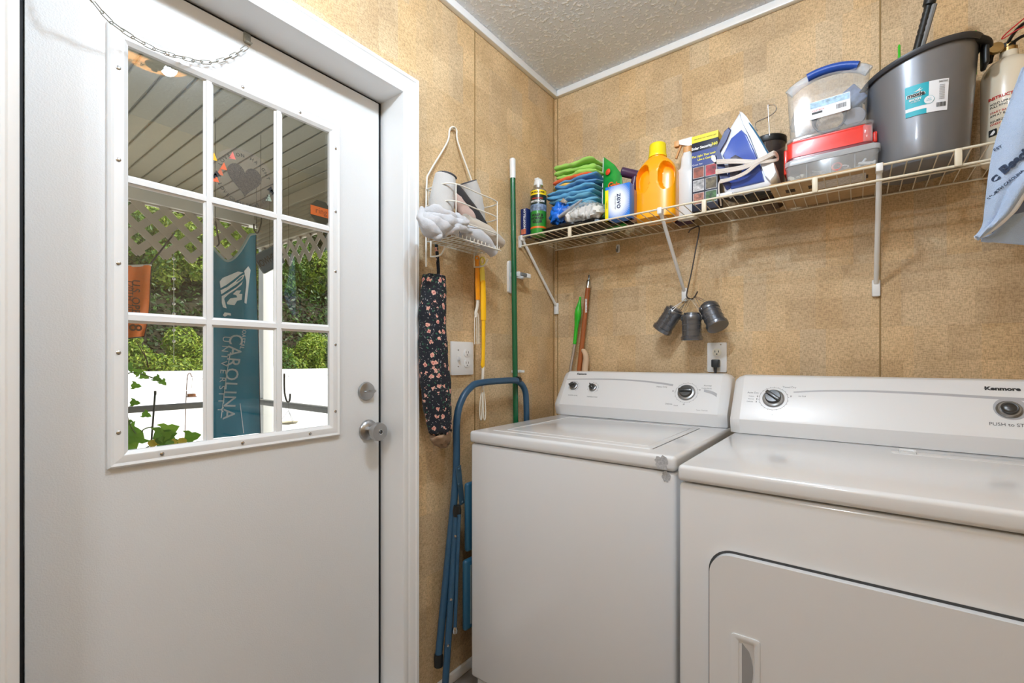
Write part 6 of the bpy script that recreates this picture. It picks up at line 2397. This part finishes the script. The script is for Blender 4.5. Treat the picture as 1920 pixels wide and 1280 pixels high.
for (a0, b0_, c0_) in (((-.017, .1790), (-.008, .1805), (-.012, .1775)), ((-.012, .1800), (-.003, .1865), (-.008, .1785)), ((-.008, .1805), (.0005, .1820), (-.006, .1780))):
    P_3 = [on_bucket(*q, .0012) for q in (a0, b0_, c0_)]
    loft(bm, [P_3, [p + Vector((0, -.0004, 0)) for p in P_3]])
obj('splash_mark', bm, WHTP, lab, 0)

# brush handle and green stems in the bucket
a = at(1722, 82, 'y', -.185)
b_ = at(1750, -22, 'y', -.215)
t = thing('scrub_brush', 'black ribbed brush handle sticking up out of the grey bucket', 'brush', a)
d_ = (b_ - a)
bm = N()
pts = [a - a - d_ * 1.2, d_ * 0, d_ * .15, d_ * .3, d_ * .45, d_ * .6, d_ * .7, d_ * .78, d_ * .95, d_ * 1.05]
pp_ = catmull(pts, 4)
rr_ = []
for i in range(len(pp_)):
    u = (pp_[i]).dot(d_) / d_.dot(d_)
    r = .0125 + (.0012 * math.sin(u * 60) if 0 < u < .65 else 0)
    if u > .68: r = .0185
    if u > 1.0: r = .012
    rr_.append(r)
tube(bm, pp_, rr_, 18, flat=(1, .75, (0, 1, 0)))
obj('ribbed_handle', bm, mat('black_rubber'), t, 60)
bm = N(); tube(bm, [d_ * -.1 + Vector((.010, -.004, 0)), d_ * .66 + Vector((.012, -.006, 0))], .0065, 8); obj('grey_inlay', bm, mat('grey_rubber'), t)
for px, py, lab_ in ((1686, 84, 'left of two thin green stakes in the grey bucket'), (1829, 58, 'right of two thin green stakes in the grey bucket')):
    a = at(px, py, 'y', -.12)
    bm = N(); tube(bm, [Vector((0, 0, -.12)), Vector((0, 0, -.003)), Vector((0, 0, 0))], [.0032, .0032, .002], 8)
    tag(obj('green_stake', bm, mat('bright_green_plastic', srgb(60, 190, 40), .4), None, 50, a), lab_, 'stake')

# ---- fire extinguisher
t = thing('fire_extinguisher', 'cream fire extinguisher with black lever and red pull tie beside the bucket', 'fire extinguisher', (1.490, -.100, DECK))
CRM = mat('cream_extinguisher_paint', srgb(226, 214, 192), .25, coat=.4)
er = .054
bm = N(); lathe(bm, [(er - .006, 0), (er, .006), (er, .235), (er - .004, .252), (er - .016, .268), (er - .032, .278), (.018, .282), (.018, .296)], 48); obj('cylinder', bm, CRM, t, 50)
bm = N(); lathe(bm, [(.017, .292), (.017, .306), (.012, .31), (.012, .318)], 24); obj('valve', bm, mat('brass', srgb(170, 140, 90), .3, metal=.9), t)
bm = N()
bx(bm, (-.012, .012), (-.010, .012), (.300, .322), .003)
tube(bm, catmull([(-.004, -.004, .318), (.012, -.012, .345), (.034, -.02, .356), (.060, -.03, .350)], 4), .007, 10, flat=(1.5, .6, (0, 1, 0)))
tube(bm, catmull([(.0, -.004, .312), (.020, -.014, .322), (.040, -.022, .316), (.056, -.03, .300)], 4), .006, 10, flat=(1.5, .6, (0, 1, 0)))
tube(bm, catmull([(-.004, .0, .312), (-.022, .002, .318), (-.034, .004, .305), (-.038, .004, .285)], 4), .009, 10)
obj('lever', bm, BLACK, t, 50)
bm = N(); lathe(bm, [(.015, 0), (.016, .004), (.014, .010), (.002, .011)], 24, frame_at((-.028, -.018, .306), (1, 0, 0), (0, .1, 1))); obj('pressure_gauge', bm, mat('brass'), t, 50)
bm = N(); tube(bm, catmull([(-.014, -.016, .330), (.008, -.022, .338), (.034, -.028, .345), (.030, -.034, .362), (.008, -.028, .350), (-.012, -.020, .336)], 5, True), .0016, 6, closed=True); obj('red_tie', bm, mat('red_tie_plastic', srgb(196, 30, 36), .4), t)
def etext(s, z, size, m, x=-.022, **k):
    a = x / er
    M = Matrix.Rotation(a, 4, 'Z') @ frame_at((0, -er - .0008, z), (1, 0, 0), (0, 0, 1))
    return text(t, s, M, size, m, wrap=er + .0008, h=.0003, align='LEFT', **k)
RP = mat('red_label_print', srgb(190, 40, 30), .5)
etext('INSTRUCTIONS', .165, .0105, RP, -.050, bold=.0004)
etext('HOLD UPRIGHT', .150, .0075, BLKP, -.046)
etext('PULL RING PIN', .142, .0075, BLKP, -.046)
etext('START BACK 8 FEET', .127, .0075, RP, -.046)
etext('AIM AT BASE OF FIRE', .119, .0075, BLKP, -.046)
etext('SQUEEZE LEVER', .104, .0075, BLKP, -.046)
etext('SWEEP SIDE TO SIDE', .096, .0075, RP, -.046)
for k in range(3):
    a = (-.040 + k * .022) / er
    M = Matrix.Rotation(a, 4, 'Z') @ frame_at((0, -er - .0004, .075), (1, 0, 0), (0, 0, 1))
    bm = N(); prism(bm, rrect(.018, .018, .002), .0006, M); ic = obj('pictogram', bm, BLKP, t, 0)
    bm = N(); prism(bm, [(-.006, -.004), (.000, -.006), (.006, .000), (.003, .006), (-.002, .002)], .0003, M @ Matrix.Translation((0, 0, .0006))); obj('pictogram_mark', bm, WHTP, ic, 0)
bm = N(); bx(bm, (-.03, .03), (-.02, .03), (.0005, .020), .004); bm.free()
t = boxlike('blue_label_box', 'low navy box with white print under the hanging blue cloth', 'box', 1.59, -.15, .05, .10, .022, NAVY)

# ---- light blue cloth hanging at the right edge
t = thing('beach_cloth', 'light blue terry beach bag with navy lettering hanging at the right edge over the shelf', 'bag', at(1828, 447, 'y', -.44))
o_ = Vector(t.location)
BLU = mat('light_blue_terry', srgb(176, 196, 226), .95, bump=1, bscale=420, sheen=.3, vary=.06, vscale=20)
def H(px, py, y):
    return at(px, py, 'y', y) - o_
hyw = -.44
Lft = [H(1915, 128, -.42), H(1893, 190, -.43), H(1869, 260, -.44), H(1858, 320, -.44), H(1850, 385, -.44), H(1844, 425, -.44), H(1829, 446, -.44)]
Rgt = [H(1990, 70, -.40), H(2000, 150, -.41), H(2000, 220, -.42), H(1965, 290, -.46), H(1925, 345, -.47), H(1890, 400, -.455), H(1832, 448, -.445)]
L6 = catmull(Lft, 6); R6 = catmull(Rgt, 6)
def fr_(u, v):
    i = v * (len(L6) - 1)
    i0 = min(int(i), len(L6) - 2); f = i - i0
    a = L6[i0].lerp(L6[i0 + 1], f); b__ = R6[i0].lerp(R6[i0 + 1], f)
    p = a.lerp(b__, u)
    return p + Vector((0, -.012 * math.sin(u * PI) + .006 * math.sin(u * 9 + v * 5), 0))
bm = N(); sheet(bm, fr_, 24, 40, .004); obj('front_panel', bm, BLU, t, 70)
bm = N()
hem = [L6[-1], H(1850, 436, -.45), H(1875, 418, -.455), H(1890, 404, -.455), H(1905, 388, -.46), H(1925, 352, -.465), H(1950, 310, -.46)]
tube(bm, catmull(hem, 5), .0055, 10)
obj('white_hem', bm, mat('white_terry_hem', srgb(232, 230, 232), .95, bump=.8, bscale=400), t, 60)
Bl = [H(1838, 446, -.43), H(1862, 436, -.42), H(1890, 406, -.41), H(1925, 398, -.40), H(1960, 396, -.39)]
Br = [H(1840, 449, -.425), H(1866, 454, -.415), H(1892, 457, -.405), H(1925, 461, -.395), H(1960, 466, -.385)]
def bk(u, v):
    i = u * 4; i0 = min(int(i), 3); f = i - i0
    return Bl[i0].lerp(Bl[i0 + 1], f).lerp(Br[i0].lerp(Br[i0 + 1], f), v) + Vector((0, .004 * math.sin(v * 7 + u * 5), 0))
bm = N(); sheet(bm, bk, 24, 14, .004); obj('back_panel', bm, BLU, t, 70)
Il = [H(1858, 436, -.40), H(1895, 395, -.38), H(1925, 350, -.37), H(1960, 300, -.36)]
Ir = [H(1860, 440, -.395), H(1895, 420, -.385), H(1925, 402, -.375), H(1960, 398, -.365)]
def ik(u, v):
    i = u * 3; i0 = min(int(i), 2); f = i - i0
    return Il[i0].lerp(Il[i0 + 1], f).lerp(Ir[i0].lerp(Ir[i0 + 1], f), v)
bm = N(); sheet(bm, ik, 16, 10, .003); obj('inner_panel', bm, mat('slate_lining', srgb(120, 130, 160), .95, bump=.8, bscale=400), t, 70)
NVP = mat('navy_cloth_print', srgb(52, 66, 92), .9)
GRID_ = [(fr_(i / 40, j / 60), i / 40, j / 60) for i in range(41) for j in range(61)]
def ptext(s, px, py, size, rot, sh_, bo):
    p = H(px, py, -.458)
    a = math.radians(rot)
    o = text(t, s, frame_at(p, (math.cos(a), 0, math.sin(a)), (-math.sin(a), 0, math.cos(a))), size, NVP, h=.0008, bold=bo, shear=sh_, align='LEFT')
    for v in o.data.vertices:
        q, uu, ww = min(GRID_, key=lambda g_: (g_[0].x - v.co.x) ** 2 + (g_[0].z - v.co.z) ** 2)
        v.co.y = q.y - .0075 + (v.co.y - p.y) * .5
    return o
ptext('EST', 1866, 277, .008, 20, 0, .0001)
ptext('c Beach', 1859, 338, .0235, 42, .3, .0012)
ptext('tic', 1856, 340, .038, 25, .3, .0022) if False else None
ptext('NORTH CAROLINA', 1854, 371, .0075, 42, 0, .0002)
# wall peg carrying the cloth
pg = Vector((RX, -.40, at(1990, 70, 'y', -.40).z))
bm = N(); e2 = at(1990, 74, 'y', -.40)
tube(bm, [(RX, -.40, e2.z), (e2.x - .01, -.40, e2.z + .004), (e2.x - .014, -.40, e2.z + .016)], .004, 8)
lathe(bm, [(.014, 0), (.014, .004), (.006, .008)], 16, frame_at((RX, -.40, e2.z), (0, -1, 0), (0, 0, 1)))
tag(obj('wall_peg', bm, STEEL), 'steel peg on the right wall from which the light blue bag hangs', 'hook')

# ================================================================== lanterns on the long hook
HK = mat('black_iron_hook', srgb(52, 40, 34), .5)
hy = -.045
bm = N()
tube(bm, catmull([at(1291, 436, 'y', -.1), at(1295, 430, 'y', -.09), at(1301, 427, 'y', -.075), at(1309, 424, 'y', -.06), at(1311, 428, 'y', -.055), at(1310, 440, 'y', -.055), at(1304, 470, 'y', -.06), at(1297, 508, 'y', -.066), at(1288, 548, 'y', -.075), at(1288, 556, 'y', -.078), at(1293, 560, 'y', -.085), at(1300, 559, 'y', -.09), at(1305, 552, 'y', -.09), at(1308, 546, 'y', -.09)], 5), .0026, 8)
tag(obj('long_hook', bm, HK), 'long black iron hook hung from the shelf wires carrying three lanterns', 'hook')
GM = mat('gunmetal_plastic', srgb(104, 106, 112), .26, metal=.65, coat=.4)
lc = at(1297, 612, 'y', -.085)
def lantern(label, c, tiltv, hook, side=(1, 0, 0)):
    up = Vector(tiltv).normalized()
    t = thing('camping_lantern', label, 'lantern', c)
    q = up.to_track_quat('Z', 'Y').to_matrix().to_4x4()
    s = 1.0
    def g_(nm, prof, m, p=t):
        bm = N(); lathe(bm, [(r * .0355, z * .052) for r, z in prof], 40, q); return obj(nm, bm, m, p, 40)
    g_('base', [(.80, -1.0), (1.06, -1.0), (1.10, -.94), (1.10, -.74), (1.0, -.68), (1.0, -.60)], GM)
    g_('collapsed_body', [(.97, -.62), (.97, -.30), (1.0, -.28), (1.0, -.22), (.97, -.20), (.97, .10), (1.0, .12), (1.0, .18), (.97, .20), (.97, .42)], GM)
    g_('top_cap', [(1.02, .42), (1.04, .46), (1.04, .74), (.96, .84), (.78, .88), (.76, .98), (.60, 1.02), (.1, 1.02)], GM)
    bm = N()
    for a in range(8):
        an = a * PI / 4
        bx(bm, (.034, .0385), (-.006, .006), (-.050, -.036), .002, 1, q @ Matrix.Rotation(an, 4, 'Z'))
    for s_ in (-1, 1):
        bx(bm, (s_ * .037 - .003, s_ * .037 + .003), (-.006, .006), (.024, .040), .002, 1, q)
    obj('ribs', bm, GM, t, 40)
    hk_ = Vector(hook) - c
    for j, yo in enumerate((-.006, .006)):
        bm = N()
        A = q @ Vector((-.038, yo * 1, .036)); B = q @ Vector((.038, yo * 1, .036))
        top = hk_ + Vector((yo * .6, yo * .3, 0))
        tube(bm, catmull([A, A.lerp(top, .6) + (A - B) * .05, top, B.lerp(top, .6) + (B - A) * .05, B], 5), .0011, 6)
        obj('wire_bail', bm, STEEL, t, 60)
    return t
hook_pt = at(1296, 560, 'y', -.088)
lantern('left of three gunmetal camping lanterns on the long hook, tilted left', at(1254, 599, 'y', -.085), (.62, -.05, .85), at(1290, 558, 'y', -.082))
lantern('middle of three gunmetal camping lanterns on the long hook, hanging straight', at(1297, 612, 'y', -.105), (.0, -.02, 1), at(1296, 561, 'y', -.088))
lantern('right of three gunmetal camping lanterns on the long hook, its flat base facing out', at(1336, 592, 'y', -.095), (-.42, .32, .78), at(1303, 556, 'y', -.090))

# ================================================================== poles standing behind the washer
def st_(px, py, y): return at(px, py, 'y', y)
a, b_ = st_(1105, 515, -.03), st_(1086, 692, -.045)
bot = b_ + (b_ - a) * ((b_.z - .02) / (a.z - b_.z))
bot.y = -.028 if bot.y < -.11 else bot.y
t = thing('threaded_pole', 'brown wooden pole with a threaded steel tip standing behind the washer', 'pole', b_)
o_ = Vector(t.location)
p1 = a.lerp(b_, .14)
bm = N(); tube(bm, [p1 - o_, b_ - o_, bot - o_], .0108, 16); obj('wooden_shaft', bm, mat('reddish_wood', srgb(160, 88, 44), .4, vary=.2, vscale=30, stretch=(6, 6, .5)), t)
bm = N(); tube(bm, [a - o_, a.lerp(p1, .05) - o_, a.lerp(p1, .35) - o_, a.lerp(p1, .40) - o_, a.lerp(p1, .5) - o_, p1 - o_], [.003, .0055, .0055, .007, .0105, .0112], 16); obj('steel_tip', bm, STEEL, t)
bm = N()
M = frame_at(p1.lerp(b_, .22) - o_ + Vector((.006, -.0105, 0)), Vector((1, .6, 0)), p1 - b_)
prism(bm, rrect(.009, .062, .001), .0006, M); obj('paper_sticker', bm, mat('sticker_print', srgb(206, 196, 188), .6, vary=.4, vscale=200), t, 0)
t = thing('green_scraper_pole', 'bright green handled pole with a steel shaft leaning beside the wooden pole', 'pole', st_(1078, 645, -.055))
o_ = Vector(t.location)
bm = N()
gp_ = [st_(1088, 556, -.05), st_(1087, 565, -.05), st_(1084.5, 580, -.05), st_(1083, 595, -.05), st_(1080.5, 615, -.05), st_(1077.5, 645, -.055)]
tube(bm, catmull([p - o_ for p in gp_], 4), [.004, .005, .0055, .006, .0065, .008, .010, .0125, .0145, .0155, .016, .0158, .0145, .013, .0115, .010, .0092, .0085, .0082, .008, .0078], 18)
obj('moulded_grip', bm, mat('glossy_green_plastic', srgb(40, 176, 40), .15, coat=.6), t, 60)
e = st_(1069, 694, -.058)
s0 = gp_[-1]
bt2 = s0 + (e - s0) * 9
bt2.x = max(bt2.x, .035)
bt2 = Vector((.052, -.02, .5)) if True else bt2
bm = N(); tube(bm, [s0 - o_, e - o_, e + (e - s0) * 1.0 - o_], .0068, 12); obj('steel_shaft', bm, mat('satin_steel', srgb(206), .3, metal=.9), t)
t = thing('beige_crook', 'beige curved plastic handle poking up behind the washer beside the wooden pole', 'handle', st_(1096, 690, -.04))
o_ = Vector(t.location)
bm = N()
tube(bm, catmull([st_(1090, 655, -.045) - o_, st_(1096, 660, -.045) - o_, st_(1099, 672, -.045) - o_, st_(1097, 690, -.045) - o_, st_(1096, 720, -.045) - o_], 5), [.004, .006, .008, .010, .0115, .012, .012, .0125, .013, .013, .0135, .014, .014, .014, .014, .014, .014, .014, .014, .014, .014], 14)
obj('curved_grip', bm, mat('beige_plastic', srgb(206, 176, 146), .5), t, 60)
